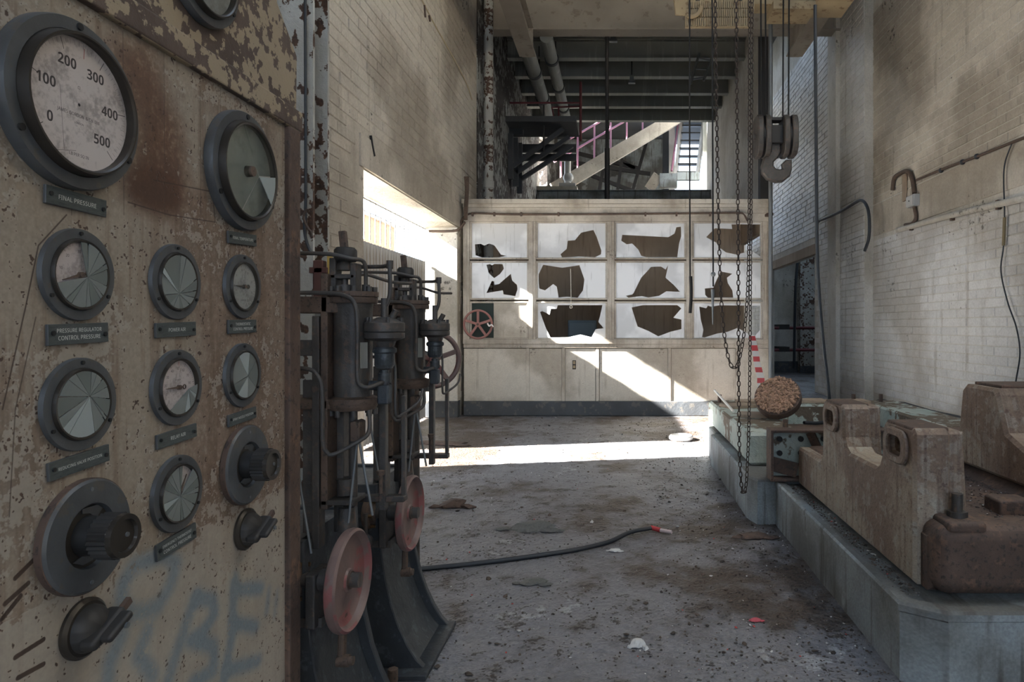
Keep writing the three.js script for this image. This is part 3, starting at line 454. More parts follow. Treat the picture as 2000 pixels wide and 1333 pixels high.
gauge(150, 790, 0.0775, 'cracked gauge with slanting needle above the plate REDUCING VALVE POSITION', { dial: greyDial, needle: 218, glass: [[0.2, 0.22], 14, [], [8, 9], 4] });
gauge(341, 757, 0.077, 'pink-faced gauge with half its glass gone, above the plate RELAY AIR', { dial: pinkDial, needle: 180, glass: [[0.45, -0.1], 12, [0, 1, 2, 3, 4, 5, 6], [8, 10], 6] });
gauge(470, 733, 0.0765, 'cracked milky gauge above the plate SPRAY NOZZLE POSITION', { dial: plainDial, glass: [[0.15, -0.05], 7, [], [1, 4], 7] });
gauge(342, 964, 0.0775, 'crazed grey gauge above the plate EMERGENCY THERMOSTAT CONTROL PRESSURE', { dial: greyDial, needle: 60, glass: [[-0.05, -0.1], 17, [2], [8], 8] });
function plate(u, v, u0, u1, lines, tilt = 0) {
  const a = onPanel(u0, v), b = onPanel(u1, v), w = Math.abs(b[2] - a[2]), h = lines.length > 1 ? w * 0.27 : w * 0.235;
  const o = onP('name_plate', 'dark green-grey engraved plate reading ' + lines.join(' '), 'plate', u, v); o.rotation.x = 0;
  const c = document.createElement('canvas'); c.width = 512; c.height = Math.round(512 * h / w); const g = c.getContext('2d'); g.fillStyle = '#474d4b'; g.fillRect(0, 0, 512, 512);
  for (let k = 0; k < 260; k++) { g.fillStyle = k % 2 ? 'rgba(90,96,94,0.18)' : 'rgba(34,36,36,0.22)'; g.fillRect(rnd() * 512, rnd() * c.height, rr(4, 70), rr(1, 7)); }
  const fs = lines.length > 1 ? 40 : lines[0].length > 15 ? 40 : 44; lines.forEach((s, k) => { g.fillStyle = '#d3d3cd'; let px = fs; g.font = px + 'px sans-serif'; while (g.measureText(s).width > 395) { px -= 2; g.font = px + 'px sans-serif'; } text(g, s, 256, c.height / 2 + (k - (lines.length - 1) / 2) * c.height * 0.37, px, '#d3d3cd'); });
  const t = new THREE.CanvasTexture(c); t.colorSpace = THREE.SRGBColorSpace; t.magFilter = THREE.LinearFilter;
  mesh('backing', [rbox(w, h, 0.005, 0.001, 0, 0, 0.0025)], mat.gaugeRim, o);
  const f = mesh('engraved_face', [new THREE.PlaneGeometry(w * 0.985, h * 0.96)], new THREE.MeshStandardMaterial({ map: t, roughness: 0.5 }), o, true); f.position.z = 0.0053;
  for (const s of [-1, 1]) mesh('screw', [cyl(h * 0.12, h * 0.12, 0.003, s * w * 0.43, -h * 0.08 * s, 0.006, HP, 0, 0, 10)], mat.black, o);
  const q = new THREE.Quaternion().setFromAxisAngle(new THREE.Vector3(1, 0, 0), -tilt); o.quaternion.premultiply(q);
}
plate(145, 394, 85, 204, ['FINAL PRESSURE'], 0.02); plate(470, 467, 443, 498, ['FINAL TEMPERATURE'], -0.05); plate(149, 652, 90, 208, ['PRESSURE REGULATOR', 'CONTROL PRESSURE'], -0.03); plate(340, 644, 301, 379, ['POWER AIR'], -0.03);
plate(470, 638, 443, 497, ['THERMOSTATIC', 'CONTROL PRESSURE'], -0.02); plate(151, 903, 93, 211, ['REDUCING VALVE POSITION'], -0.07); plate(342, 852, 303, 380, ['RELAY AIR'], -0.05); plate(470, 814, 443, 497, ['SPRAY NOZZLE POSITION'], -0.06); plate(341, 1058, 303, 380, ['EMERGENCY THERMOSTAT', 'CONTROL PRESSURE'], -0.08);
for (const [u, v, lab] of [[158, 1047, 'large fluted control knob on a round steel plate below REDUCING VALVE POSITION'], [473, 908, 'large fluted control knob on a round steel plate below SPRAY NOZZLE POSITION']]) {
  const o = onP('control_knob', lab, 'knob', u, v);
  mesh('base_ring', [put(lathe([[0.052, 0.012], [0.054, 0.017], [0.09, 0.017], [0.094, 0.013], [0.094, 0], [0.05, 0], [0.052, 0.012]], 56), 0, 0, 0, HP)], mat.gaugeRim, o);
  mesh('edge_band', [put(lathe([[0.0935, 0], [0.0955, 0.001], [0.0955, 0.012], [0.0935, 0.013]], 56), 0, 0, 0, HP)], mat.rust, o);
  mesh('index_dial', [cyl(0.052, 0.052, 0.009, 0, 0, 0.0045, HP, 0, 0, 40)], mat.bezel, o);
  mesh('index_window', [put(ext([[0.018, 0.025], [0.032, 0.038], [0.02, 0.047], [-0.012, 0.048], [-0.012, 0.04], [0.006, 0.036]], 0.002), 0, 0, 0.009), put(ext([[-0.03, -0.036], [-0.01, -0.046], [0.016, -0.044], [0.01, -0.032], [-0.01, -0.03]], 0.002), 0, 0, 0.009)], mat.gaugeRim, o);
  const fl = []; for (let k = 0; k < 56; k++) { const a = k / 56 * 2 * Math.PI, r = k % 2 ? 0.0375 : 0.0345; fl.push([r * Math.cos(a), r * Math.sin(a)]); }
  mesh('shaft', [cyl(0.03, 0.034, 0.03, 0, 0, 0.022, HP)], mat.black, o);
  mesh('grip', [put(ext(fl, 0.03, 0.001), 0, 0, 0.036)], mat.darkSteel, o);
  const kc = mesh('cap', [put(lathe([[0, 0.004], [0.026, 0.004], [0.028, 0.009], [0.036, 0.009], [0.037, 0.004], [0.037, 0], [0, 0]], 40), 0, 0, 0.066, HP)], mat.bezel, o);
  mesh('cap_screw', [cyl(0.004, 0.004, 0.003, 0.008, 0, 0.071, HP, 0, 0, 10)], mat.steel, kc);
  for (const s of [-1, 1]) mesh('screw', [cyl(0.0035, 0.0035, 0.003, 0, s * 0.078, 0.017, HP, 0, 0, 10)], mat.steel, o);
}
for (const [u, v, lab, rot] of [[160, 1228, 'dark rotary switch with a bar handle, below the larger left control knob', 0.45], [478, 1034, 'dark rotary switch with a bar handle, below the knob for SPRAY NOZZLE POSITION', 0.45]]) {
  const o = onP('rotary_switch', lab, 'switch', u, v);
  mesh('base_plate', [put(lathe([[0, 0.01], [0.044, 0.01], [0.0495, 0.005], [0.0495, 0], [0, 0]], 44), 0, 0, 0, HP)], mat.bezel, o);
  mesh('dome', [put(lathe([[0, 0.03], [0.014, 0.029], [0.03, 0.02], [0.038, 0.008], [0.039, 0], [0, 0]], 36), 0, 0, 0.009, HP)], mat.darkSteel, o);
  const h = mesh('bar_handle', [rbox(0.082, 0.02, 0.03, 0.008, 0, 0, 0.034), rbox(0.06, 0.014, 0.03, 0.006, 0.004, 0, 0.05)], mat.darkSteel, o); h.rotation.z = rot;
  const pt = mesh('pointer', [put(ext([[0, -0.006], [0.024, -0.005], [0.024, 0.007], [0, 0.006]], 0.008), 0.036, 0, 0.036)], mat.rust, o); pt.rotation.z = rot;
  mesh('screw', [cyl(0.005, 0.005, 0.004, 0.012, 0, 0.066, HP, 0, 0, 10)], mat.steel, o);
}
// column, conduit and channel behind the panel
{
  const c = thing('steel_stanchion', 'white steel column with badly flaking paint beside the instrument panel', 'column', [-1.62, 0, -3.4]);
  mesh('flange', [span(-0.09, 0.09, 0, 6.37, -0.01, 0.012)], mat.peelPost, c); mesh('web', [span(-0.012, 0.012, 0, 6.37, -0.16, -0.01)], mat.peelPost, c); mesh('flange', [span(-0.09, 0.09, 0, 6.37, -0.182, -0.16)], mat.peelPost, c);
  mesh('clamp', [rbox(0.05, 0.22, 0.05, 0.006, 0.12, 1.62, 0.0), rbox(0.09, 0.03, 0.05, 0.004, 0.12, 1.68, 0.0)], M(0x5a3a32, 0.7), c); mesh('yellow_strip', [span(0.16, 0.175, 1.5, 1.76, -0.02, 0.01)], M(0xb89a50, 0.6), c);
  const r = thing('wire_bundle', 'tangle of loose brown wires hanging beside the flaking column', 'wires');
  mesh('wire', [tube([at(596, -60, 3.35), at(597, 250, 3.35), at(597, 410, 3.35), at(594, 440, 3.35), at(598, 470, 3.35), at(606, 492, 3.35)], 0.007, 6, 60)], mat.rubber, r);
  mesh('wire', [tube([at(599, 408, 3.34), at(593, 425, 3.34), at(602, 447, 3.34), at(607, 452, 3.34), at(609, 462, 3.34)], 0.006, 6, 40)], mat.brownIron, r);
  mesh('wire', [tube([at(598, 420, 3.36), at(596, 455, 3.36), at(601, 485, 3.36), at(597, 470, 3.36), at(600, 430, 3.36)], 0.004, 6, 40)], mat.brownIron, r);
  const ch = thing('wall_channel', 'short rusty steel channel fixed upright to the cream brick wall', 'channel', [-2.415, 0, -5.5]); mesh('channel', [span(-0.02, 0.03, 1.2, 2.5, -0.06, 0.06)], mat.brownIron, ch); mesh('bolt', [cyl(0.012, 0.012, 0.02, 0.035, 2.3, 0, 0, 0, HP, 6)], mat.rust, ch);
  const pp = thing('peeling_pipe', 'white vertical pipe with flaking paint in the corner beyond the left wall', 'pipe', [...at(954, 0, 11.9).map((q, i) => i === 1 ? 0 : q)]);
  mesh('pipe', [cyl(0.085, 0.085, 8.6, 0, 4.3, 0, 0, 0, 0, 20)], mat.peelPost, pp); mesh('collar', [cyl(0.1, 0.1, 0.12, 0, 3.9, 0, 0, 0, 0, 20)], mat.peelPost, pp);
}
// ---------- the two valve actuators ----------
const aP = (u, v, d = 2.08) => { const p = at(u, v, d); return [p[0] + 0.8225, p[1], p[2] + 2.08]; };
function actuator(label, x, z, group) {
  const o = thing('valve_actuator', label, 'machine', [x, 0, z]);
  // cast pedestal
  const right = [[0.085, 0.0], [0.05, 0.035], [0.015, 0.09], [-0.02, 0.165], [-0.05, 0.25], [-0.075, 0.36], [-0.095, 0.5], [-0.105, 0.62], [-0.11, 0.74]];
  const prof = (e) => [...right.map(([a, b]) => [a - e, b]), ...right.slice().reverse().map(([a, b]) => [-0.5 - a + e, b])];
  const bp = mesh('base_plate', [rbox(0.72, 0.022, 0.5, 0.005, -0.25, 0.011, -0.08)], mat.blueIron, o);
  mesh('pedestal', [put(ext(prof(0.03), 0.38), 0, 0.01, -0.28)], mat.blueIron, o);
  for (const zz of [0.08, -0.31]) mesh('rib', [put(ext(prof(0), 0.024, 0.004), 0, 0.016, zz)], mat.blueIron, o);
  for (const [a, b] of [[-0.01, 0.2], [-0.01, -0.36]]) mesh('bolt', [cyl(0.02, 0.02, 0.05, a, 0.04, b, 0, 0, 0, 6)], mat.brownIron, bp);
  // uprights
  for (const [a, b, y1] of [[-0.095, 0.03, 1.43], [-0.1, -0.14, 1.47], [-0.04, -0.02, 1.15]]) mesh('upright', [rbox(0.022, y1 - 0.72, 0.045, 0.003, a, (y1 + 0.72) / 2, b)], mat.iron, o);
  mesh('back_plate', [rbox(0.022, 0.72, 0.1, 0.004, -0.07, 1.2, 0.0)], mat.brownIron, o);
  mesh('side_plate', [rbox(0.06, 0.5, 0.012, 0.003, -0.135, 0.98, -0.02)], mat.iron, o);
  mesh('cross_plate', [rbox(0.2, 0.03, 0.16, 0.004, -0.12, 1.16, -0.03)], mat.brownIron, o); mesh('cross_plate', [rbox(0.2, 0.05, 0.16, 0.004, -0.1, 1.465, -0.03)], mat.brownIron, o);
  mesh('cross_plate', [rbox(0.1, 0.016, 0.1, 0.003, -0.03, 0.86, 0)], mat.iron, o); mesh('cross_plate', [rbox(0.3, 0.05, 0.03, 0.003, -0.2, 1.33, -0.05)], mat.iron, o);
  // cylinder
  mesh('cylinder', [put(lathe([[0, 0], [0.056, 0], [0.057, 0.02], [0.057, 0.27], [0.06, 0.29], [0, 0.29]], 36), 0, 1.182, 0)], mat.iron, o);
  const tf = mesh('top_flange', [put(lathe([[0, 0], [0.071, 0], [0.073, 0.003], [0.073, 0.018], [0.07, 0.02], [0.075, 0.021], [0.075, 0.036], [0, 0.038]], 36), 0, 1.47, 0)], mat.brownIron, o);
  const bf = mesh('bottom_flange', [put(lathe([[0, 0], [0.066, 0], [0.073, 0.012], [0.073, 0.02], [0.075, 0.021], [0.075, 0.036], [0.06, 0.042], [0, 0.042]], 36), 0, 1.14, 0)], mat.brownIron, o);
  for (let k = 0; k < 8; k++) { const a = (k + 0.5) / 8 * 2 * Math.PI; mesh('bolt', [cyl(0.009, 0.009, 0.02, 0.063 * Math.cos(a), 1.512, 0.063 * Math.sin(a), 0, 0, 0, 6)], mat.iron, tf); mesh('bolt', [cyl(0.009, 0.009, 0.02, 0.063 * Math.cos(a), 1.132, 0.063 * Math.sin(a), 0, 0, 0, 6)], mat.iron, bf); }
  mesh('rating_plate', [rbox(0.004, 0.08, 0.024, 0.001, 0.048, 1.31, 0.04, 0, -0.7, 0)], M(0x9a9a92, 0.5, 0.3), o).userData.label = 'pale metal rating plate';
  // yoke and cap
  mesh('yoke', [rbox(0.02, 0.1, 0.05, 0.003, -0.055, 1.56, 0), rbox(0.018, 0.09, 0.05, 0.003, 0.008, 1.55, 0), rbox(0.075, 0.014, 0.05, 0.003, -0.025, 1.553, 0)], mat.iron, o);
  mesh('gland', [cyl(0.01, 0.01, 0.05, -0.026, 1.53, 0, 0, 0, 0, 12), cyl(0.03, 0.032, 0.02, -0.026, 1.518, 0, 0, 0, 0, 16), cyl(0.018, 0.028, 0.03, -0.026, 1.588, 0, 0, 0, 0, 16)], mat.iron, o);
  mesh('cap', [put(lathe([[0, 0], [0.03, 0], [0.034, 0.005], [0.034, 0.035], [0.031, 0.04], [0.028, 0.041], [0.028, 0.044], [0, 0.045]], 28), -0.024, 1.6, 0)], mat.darkSteel, o);
  mesh('lever', [put(rbox(0.022, 0.062, 0.018, 0.003, 0, 0, 0), -0.03, 1.665, 0, 0, 0, 0.1)], mat.brownIron, o);
  // diaphragm regulator at the front
  const rx = 0.108, rz = 0.03;
  const dh = mesh('diaphragm_housing', [put(lathe([[0, 0], [0.028, 0], [0.034, 0.018], [0.05, 0.024], [0.06, 0.028], [0.06, 0.044], [0.056, 0.046], [0.06, 0.048], [0.06, 0.074], [0.05, 0.08], [0.02, 0.092], [0, 0.093]], 32), rx, 1.335, rz)], mat.iron, o);
  mesh('regulator_body', [put(lathe([[0, 0], [0.024, 0], [0.03, 0.01], [0.03, 0.045], [0.036, 0.05], [0.036, 0.06], [0.028, 0.066], [0, 0.066]], 20), rx, 1.27, rz)], mat.blueIron, o);
  for (let k = 0; k < 6; k++) { const a = k / 6 * 2 * Math.PI; mesh('bolt', [cyl(0.006, 0.006, 0.016, rx + 0.052 * Math.cos(a), 1.418, rz + 0.052 * Math.sin(a), 0, 0, 0, 6)], mat.iron, dh); }
  mesh('filler_plug', [cyl(0.01, 0.011, 0.03, rx + 0.028, 1.435, rz, 0, 0, -0.5, 8)], mat.iron, o);
  mesh('fitting', [cyl(0.014, 0.014, 0.08, rx, 1.225, rz, 0, 0, 0, 6), cyl(0.02, 0.02, 0.03, rx, 1.24, rz, 0, 0, 0, 6), cyl(0.016, 0.016, 0.03, rx - 0.03, 1.217, rz, 0, 0, HP, 6), rbox(0.036, 0.06, 0.036, 0.006, rx, 1.19, rz)], mat.blueIron, o); mesh('top_nut', [cyl(0.011, 0.011, 0.06, rx, 1.455, rz, 0, 0, 0, 6)], mat.iron, o);
  // pipework
  const pipe = (pts, r = 0.008, m = mat.iron) => mesh('pipe', [tube(pts, r, 9, 60)], m, o);
  pipe([aP(540, 572, 2.0), aP(620, 572, 2.0), aP(664, 576, 1.99), aP(687, 592, 1.985), aP(693, 640, 1.985), aP(693, 735, 1.985), aP(700, 754, 1.99), aP(716, 758, 2.0), aP(742, 748, 2.03), [rx - 0.02, 1.217, rz]], 0.0065);
  pipe([aP(540, 493, 2.0), aP(634, 495, 2.0), aP(680, 504, 2.02), aP(702, 508, 2.05), aP(709, 520, 2.06), aP(710, 545, 2.07), aP(710, 575, 2.08)], 0.0062);
  pipe([aP(690, 521, 2.12), aP(740, 520, 2.1), aP(755, 518, 2.06), aP(757, 530, 2.05), aP(757, 575, 2.05), [rx, 1.45, rz]], 0.0065);
  pipe([aP(688, 560, 2.12), aP(695, 540, 2.12), aP(712, 536, 2.14), aP(760, 550, 2.2), aP(800, 553, 2.3)], 0.0055);
  mesh('pipe_nut', [cyl(0.012, 0.012, 0.02, ...aP(710, 562, 2.075), 0, 0, 0, 6)], mat.iron, o); mesh('pipe_nut', [cyl(0.011, 0.011, 0.025, ...aP(757, 516, 2.055), 0, 0, 0, 8)], mat.iron, o);
  pipe([aP(540, 720, 1.96), aP(595, 722, 1.96), aP(614, 735, 1.96), aP(623, 765, 1.96), aP(624, 860, 1.96), aP(632, 886, 1.965), aP(648, 890, 1.97), aP(700, 862, 2.0), aP(716, 845, 2.02), aP(717, 812, 2.03)], 0.0065);
  pipe([aP(764, 700, 2.08), aP(768, 730, 2.08), aP(768, 800, 2.08), aP(772, 816, 2.1), aP(790, 806, 2.16), aP(815, 785, 2.24), aP(822, 762, 2.28)], 0.0045);
  // linkage below the cylinder
  mesh('piston_rod', [cyl(0.013, 0.013, 0.3, 0, 0.99, 0, 0, 0, 0, 14), cyl(0.03, 0.026, 0.05, -0.02, 0.9, 0.0, 0, 0, 0, 14), cyl(0.024, 0.03, 0.07, -0.02, 0.8, 0, 0, 0, 0, 16)], mat.iron, o);
  for (const s of [[[0.03, 1.07, 0.04], [0.005, 0.8, 0.05]], [[0.03, 1.07, 0.04], [0.075, 0.82, 0.04]], [[-0.15, 1.0, 0.06], [-0.09, 0.72, 0.09]]]) mesh('link_rod', [rod(...s, 0.004)], mat.steel, o);
  mesh('pillar', [rbox(0.022, 0.4, 0.03, 0.003, 0.06, 1.0, -0.1)], mat.iron, o); mesh('pillar', [rbox(0.014, 0.34, 0.02, 0.003, 0.12, 1.0, -0.12)], mat.iron, o); mesh('bracket', [rbox(0.22, 0.02, 0.04, 0.004, 0.02, 0.835, -0.11)], mat.iron, o);
  mesh('clevis', [rbox(0.03, 0.06, 0.05, 0.004, 0.03, 1.08, 0.04), cyl(0.012, 0.012, 0.06, 0.03, 1.1, 0.04, HP, 0, 0, 10)], mat.brownIron, o);
  mesh('shaft', [cyl(0.022, 0.022, 0.22, -0.05, 0.645, 0.1, 0, 0, HP, 18), cyl(0.032, 0.032, 0.05, -0.03, 0.645, 0.1, 0, 0, HP, 18)], mat.iron, o);
  const sf = mesh('shaft_flange', [put(lathe([[0, 0], [0.06, 0], [0.064, 0.006], [0.064, 0.02], [0.045, 0.026], [0.045, 0.04], [0, 0.042]], 28), -0.15, 0.645, 0.1, 0, 0, -HP)], mat.brownIron, o);
  for (let k = 0; k < 5; k++) { const a = k / 5 * 2 * Math.PI; mesh('bolt', [cyl(0.007, 0.007, 0.02, -0.118, 0.645 + 0.053 * Math.sin(a), 0.1 + 0.053 * Math.cos(a), 0, 0, HP, 6)], mat.brass, sf); }
  mesh('bearing_bracket', [rbox(0.03, 0.16, 0.11, 0.006, -0.075, 0.59, 0.08), rbox(0.1, 0.03, 0.1, 0.004, -0.1, 0.52, 0.06)], mat.iron, o);
  const dw = mesh('disc_wheel', [put(lathe([[0, 0.0], [0.03, 0.0], [0.034, -0.006], [0.11, -0.014], [0.128, -0.006], [0.134, 0.008], [0.141, 0.014], [0.148, 0.008], [0.15, -0.004], [0.146, -0.016], [0.136, -0.022], [0.11, -0.026], [0, -0.012]], 56), 0.03, 0.645, 0.1, 0, 0, -HP)], mat.redWheel, o); dw.userData.label = 'faded red dished handwheel';
  mesh('wheel_nut', [cyl(0.017, 0.017, 0.026, 0.042, 0.645, 0.1, 0, 0, HP, 6), cyl(0.026, 0.026, 0.008, 0.031, 0.645, 0.1, 0, 0, HP, 18)], mat.rust, dw);
  mesh('crank', [put(rbox(0.02, 0.17, 0.03, 0.008, 0, 0, 0), 0.005, 0.48, 0.095, 0, 0, -0.03), cyl(0.018, 0.018, 0.035, 0.01, 0.405, 0.1, 0, 0, HP, 16), cyl(0.013, 0.013, 0.03, 0.025, 0.405, 0.1, 0, 0, HP, 14)], mat.brownIron, o);
  mesh('counterweight', [rod([-0.13, 0.66, 0.16], [-0.13, 0.57, 0.16], 0.008), put(new THREE.SphereGeometry(0.028, 18, 12), -0.13, 0.55, 0.16)], mat.iron, o);
  mesh('cam_disc', [put(lathe([[0, 0], [0.055, 0], [0.06, 0.004], [0.06, 0.03], [0.055, 0.034], [0, 0.034]], 30), -0.07, 0.53, -0.05, 0, 0, -HP), rbox(0.03, 0.03, 0.08, 0.005, -0.03, 0.49, -0.12)], mat.iron, o);
  mesh('hand_screw', [cyl(0.006, 0.006, 0.06, 0.075, 0.9, -0.03, 0, 0, 0, 8), cyl(0.014, 0.012, 0.014, 0.075, 0.935, -0.03, 0, 0, 0, 6)], mat.brownIron, o);
  return o;
}
actuator('dark iron valve actuator standing right beside the instrument panel edge', -0.8225, -2.1);
actuator('dark iron valve actuator nearer the doorway, with a five-spoke wheel behind it', -0.862, -2.82);
{
  const w = spokedWheel('handwheel', 'dark red five-spoke handwheel behind the far valve actuator', 0.135, 5, mat.redWheel, 0.09); const p = at(846, 703, 3.08); w.position.set(...p); w.rotation.y = 0.62;
  mesh('stem', [cyl(0.012, 0.012, 0.2, 0, 0, -0.05, HP)], mat.iron, w);
  const s = thing('valve_pipe', 'dark iron valve body and pipe stand behind the five-spoke wheel', 'valve', [p[0] - 0.15, 0, p[2] - 0.18]);
  mesh('pipe', [cyl(0.035, 0.035, 1.2, 0, 0.6, 0, 0, 0, 0, 16)], mat.iron, s); mesh('valve_body', [put(new THREE.SphereGeometry(0.06, 18, 14), 0, 1.24, 0), cyl(0.05, 0.05, 0.02, 0, 1.17, 0), cyl(0.04, 0.04, 0.08, 0.04, 1.24, 0.03, HP, 0, 0.6)], mat.iron, s);
}
// ---------- machine plinth and bed castings ----------
const slab = (pts, y0, h, bev = 0.012) => { const g = ext(pts.map(([x, z]) => [x, -z]), h - bev, bev); g.rotateX(-HP); g.translate(0, y0, 0); return g; };
{
  const p = thing('machine_plinth', 'low grey concrete plinth with a chamfered kerb under the rusty castings', 'plinth');
  mesh('kerb', [slab([[1.13, -4.72], [1.13, -2.67], [1.27, -2.575], [3.3, -2.575], [3.3, -4.72]], -0.01, 0.3)], mat.concrete, p);
  mesh('kerb_lip', [slab([[1.122, -4.73], [1.122, -2.665], [1.262, -2.567], [3.3, -2.567], [3.3, -2.62], [1.28, -2.62], [1.17, -2.69], [1.17, -4.73]], 0.275, 0.035, 0.01)], mat.concrete, p);
  const q = thing('machine_plinth', 'low grey concrete plinth under the flaking green-white pit wall', 'plinth');
  mesh('kerb', [slab([[0.96, -6.78], [0.96, -4.9], [1.0, -4.76], [3.3, -4.76], [3.3, -6.78]], -0.01, 0.32)], mat.concrete, q);
  const c = thing('pit_surround', 'raised concrete pit surround with flaking green-white paint and boards on its far edge', 'concrete block');
  mesh('wall', [slab([[1.05, -7.55], [1.05, -5.25], [1.45, -5.25], [1.45, -7.55]], 0.335, 0.23, 0.02)], mat.peelGreen, c);
  mesh('wall', [slab([[1.45, -7.55], [1.45, -7.15], [3.1, -7.15], [3.1, -7.55]], 0.335, 0.23, 0.02)], mat.peelGreen, c);
  mesh('wall', [slab([[1.45, -5.6], [1.45, -5.25], [3.1, -5.25], [3.1, -5.6]], 0.335, 0.18, 0.02)], mat.peelGreen, c);
  mesh('wall', [slab([[2.75, -7.15], [2.75, -5.6], [3.1, -5.6], [3.1, -7.15]], 0.335, 0.23, 0.02)], mat.peelGreen, c);
  mesh('footing', [slab([[1.0, -7.6], [1.0, -6.82], [3.3, -6.82], [3.3, -7.6]], -0.01, 0.33)], mat.concrete, c);
  mesh('pit_floor', [span(1.4, 2.8, 0.32, 0.36, -5.5, -7.2)], mat.rust, c);
  for (const [x, z, w, t] of [[1.55, -7.3, 0.5, 0.05], [2.0, -7.36, 0.52, -0.04], [2.5, -7.3, 0.42, 0.03], [1.24, -6.9, 0.3, 0.4], [1.26, -6.2, 0.28, -0.3]]) mesh('board', [put(rbox(w, 0.03, 0.24, 0.004, 0, 0, 0), x, 0.582, z, 0, t, 0.01)], mat.brownBoard, c);
  for (const [x, z] of [[1.12, -7.35], [1.35, -5.4], [2.6, -7.4], [2.9, -7.4]]) mesh('bolt', [cyl(0.022, 0.022, 0.1, x, 0.6, z, 0, 0, 0, 10)], mat.rust, c);
  mesh('dado_render', [span(1.035, 1.05, 0.33, 0.5, -5.5, -6.6)], mat.peelGreen, c);
}
const stadium = (w, h, cx, cy, r = Math.min(w, h) * 0.42, n = 5) => { const o = []; for (const [sx, sy, a0] of [[1, 1, 0], [-1, 1, 90], [-1, -1, 180], [1, -1, 270]]) for (let k = 0; k <= n; k++) { const a = (a0 + 90 * k / n) * D2R; o.push([cx + sx * (w / 2 - r) + r * Math.cos(a), cy + sy * (h / 2 - r) + r * Math.sin(a)]); } return o; };
{
  const c = thing('bed_casting', 'rusty iron bed casting with two tall pillars pierced by oval holes', 'casting', [0, 0, 0]);
  // side wall: profile along the depth of the room, extruded across
  const prof = [[2.85, 0.325], [2.85, 0.935], [2.865, 0.95], [3.13, 0.95], [3.15, 0.93], [3.17, 0.79], [3.2, 0.735], [3.26, 0.705], [3.64, 0.7], [3.7, 0.725], [3.735, 0.78], [3.75, 0.93], [3.77, 0.945], [4.05, 0.945], [4.07, 0.93], [4.085, 0.64], [4.11, 0.58], [4.17, 0.555], [4.63, 0.55], [4.63, 0.325]];
  const oval = (s, y) => stadium(0.16, 0.095, s, y, 0.04);
  const side = ext(prof, 0.13, 0.014, [oval(3.0, 0.868), oval(3.91, 0.868)]); put(side, 1.265, 0, 0, 0, HP, 0);
  mesh('side_wall', [side], mat.casting, c);
  for (const s of [3.0, 3.91]) { const r = ext(stadium(0.225, 0.14, s, 0.868, 0.06), 0.012, 0.006, [oval(s, 0.868)]); mesh('oval_lip', [put(r, 1.235, 0, 0, 0, HP, 0)], mat.casting, c); }
  for (const [s0, s1, y] of [[2.87, 3.13, 0.955], [3.78, 4.04, 0.95]]) mesh('pillar_cap', [rbox(0.16, 0.022, s1 - s0, 0.006, 1.335, y, -(s0 + s1) / 2)], mat.rust, c);
  // pillar backs, widening towards the bed
  for (const [s0, s1] of [[2.862, 3.12], [3.77, 4.04]]) { const g = ext([[1.38, 0.325], [1.38, 0.94], [1.46, 0.94], [1.475, 0.6], [1.52, 0.53], [1.64, 0.5], [1.64, 0.325]], s1 - s0, 0.01); mesh('pillar_rib', [put(g, 0, 0, -s1)], mat.casting, c); }
  const bed = ext([[1.3, 0.33], [1.3, 0.52], [1.34, 0.555], [1.6, 0.56], [1.7, 0.5], [2.05, 0.5], [2.15, 0.55], [3.2, 0.55], [3.2, 0.33]], 1.84, 0.02); mesh('bed', [put(bed, 0, 0, -4.62)], mat.rust, c);
  mesh('front_apron', [rbox(1.95, 0.28, 0.2, 0.06, 2.26, 0.452, -2.79)], mat.rust, c);
  mesh('bolt_lug', [rbox(0.16, 0.05, 0.16, 0.02, 1.41, 0.585, -2.78)], mat.rust, c); mesh('stud_bolt', [cyl(0.022, 0.022, 0.11, 1.41, 0.65, -2.79, 0, 0, 0, 12), cyl(0.04, 0.04, 0.035, 1.41, 0.615, -2.79, 0, 0, 0, 6)], mat.iron, c);
  mesh('pad', [rbox(0.16, 0.09, 0.14, 0.012, 1.86, 0.54, -3.2)], mat.rust, c);
  const r = thing('bed_casting', 'rusty brown casting with one tapered pillar, near the dado of the right wall', 'casting');
  const p2 = ext([[3.0, 0.5], [3.0, 0.6], [3.4, 0.64], [3.62, 0.72], [3.7, 0.92], [3.72, 0.945], [4.02, 0.945], [4.05, 0.92], [4.1, 0.62], [4.5, 0.58], [4.5, 0.5]], 0.36, 0.018); mesh('side_wall', [put(p2, 2.1, 0.09, 0, 0, HP, 0)], mat.casting, r);
  mesh('top_pad', [rbox(0.3, 0.02, 0.28, 0.006, 2.28, 1.06, -3.87)], mat.rust, r);
  mesh('boss', [rbox(0.3, 0.3, 0.3, 0.03, 2.5, 0.745, -3.87)], mat.casting, r);
  // bolted cross girder behind
  const g = thing('cross_girder', 'rusty bolted steel girder laid across behind the castings', 'girder', [0, 0, -4.74]);
  mesh('web', [span(1.08, 2.5, 0.33, 0.66, -0.05, -0.03)], mat.peelGreen, g); mesh('top_flange', [rbox(1.44, 0.018, 0.15, 0.004, 1.785, 0.668, 0.01)], mat.rust, g); mesh('bottom_flange', [rbox(1.44, 0.018, 0.15, 0.004, 1.785, 0.33, 0.01)], mat.rust, g);
  mesh('end_plate', [rbox(0.018, 0.33, 0.15, 0.004, 1.075, 0.5, 0.01)], mat.rust, g); mesh('end_plate', [rbox(0.05, 0.3, 0.15, 0.02, 2.5, 0.5, 0.01)], mat.rust, g);
  for (const [x, y] of [[1.15, 0.6], [1.15, 0.5], [1.15, 0.39], [1.3, 0.6], [1.46, 0.6], [1.3, 0.5]]) mesh('bolt', [cyl(0.02, 0.02, 0.02, x, y, -0.022, HP, 0, 0, 8)], mat.black, g);
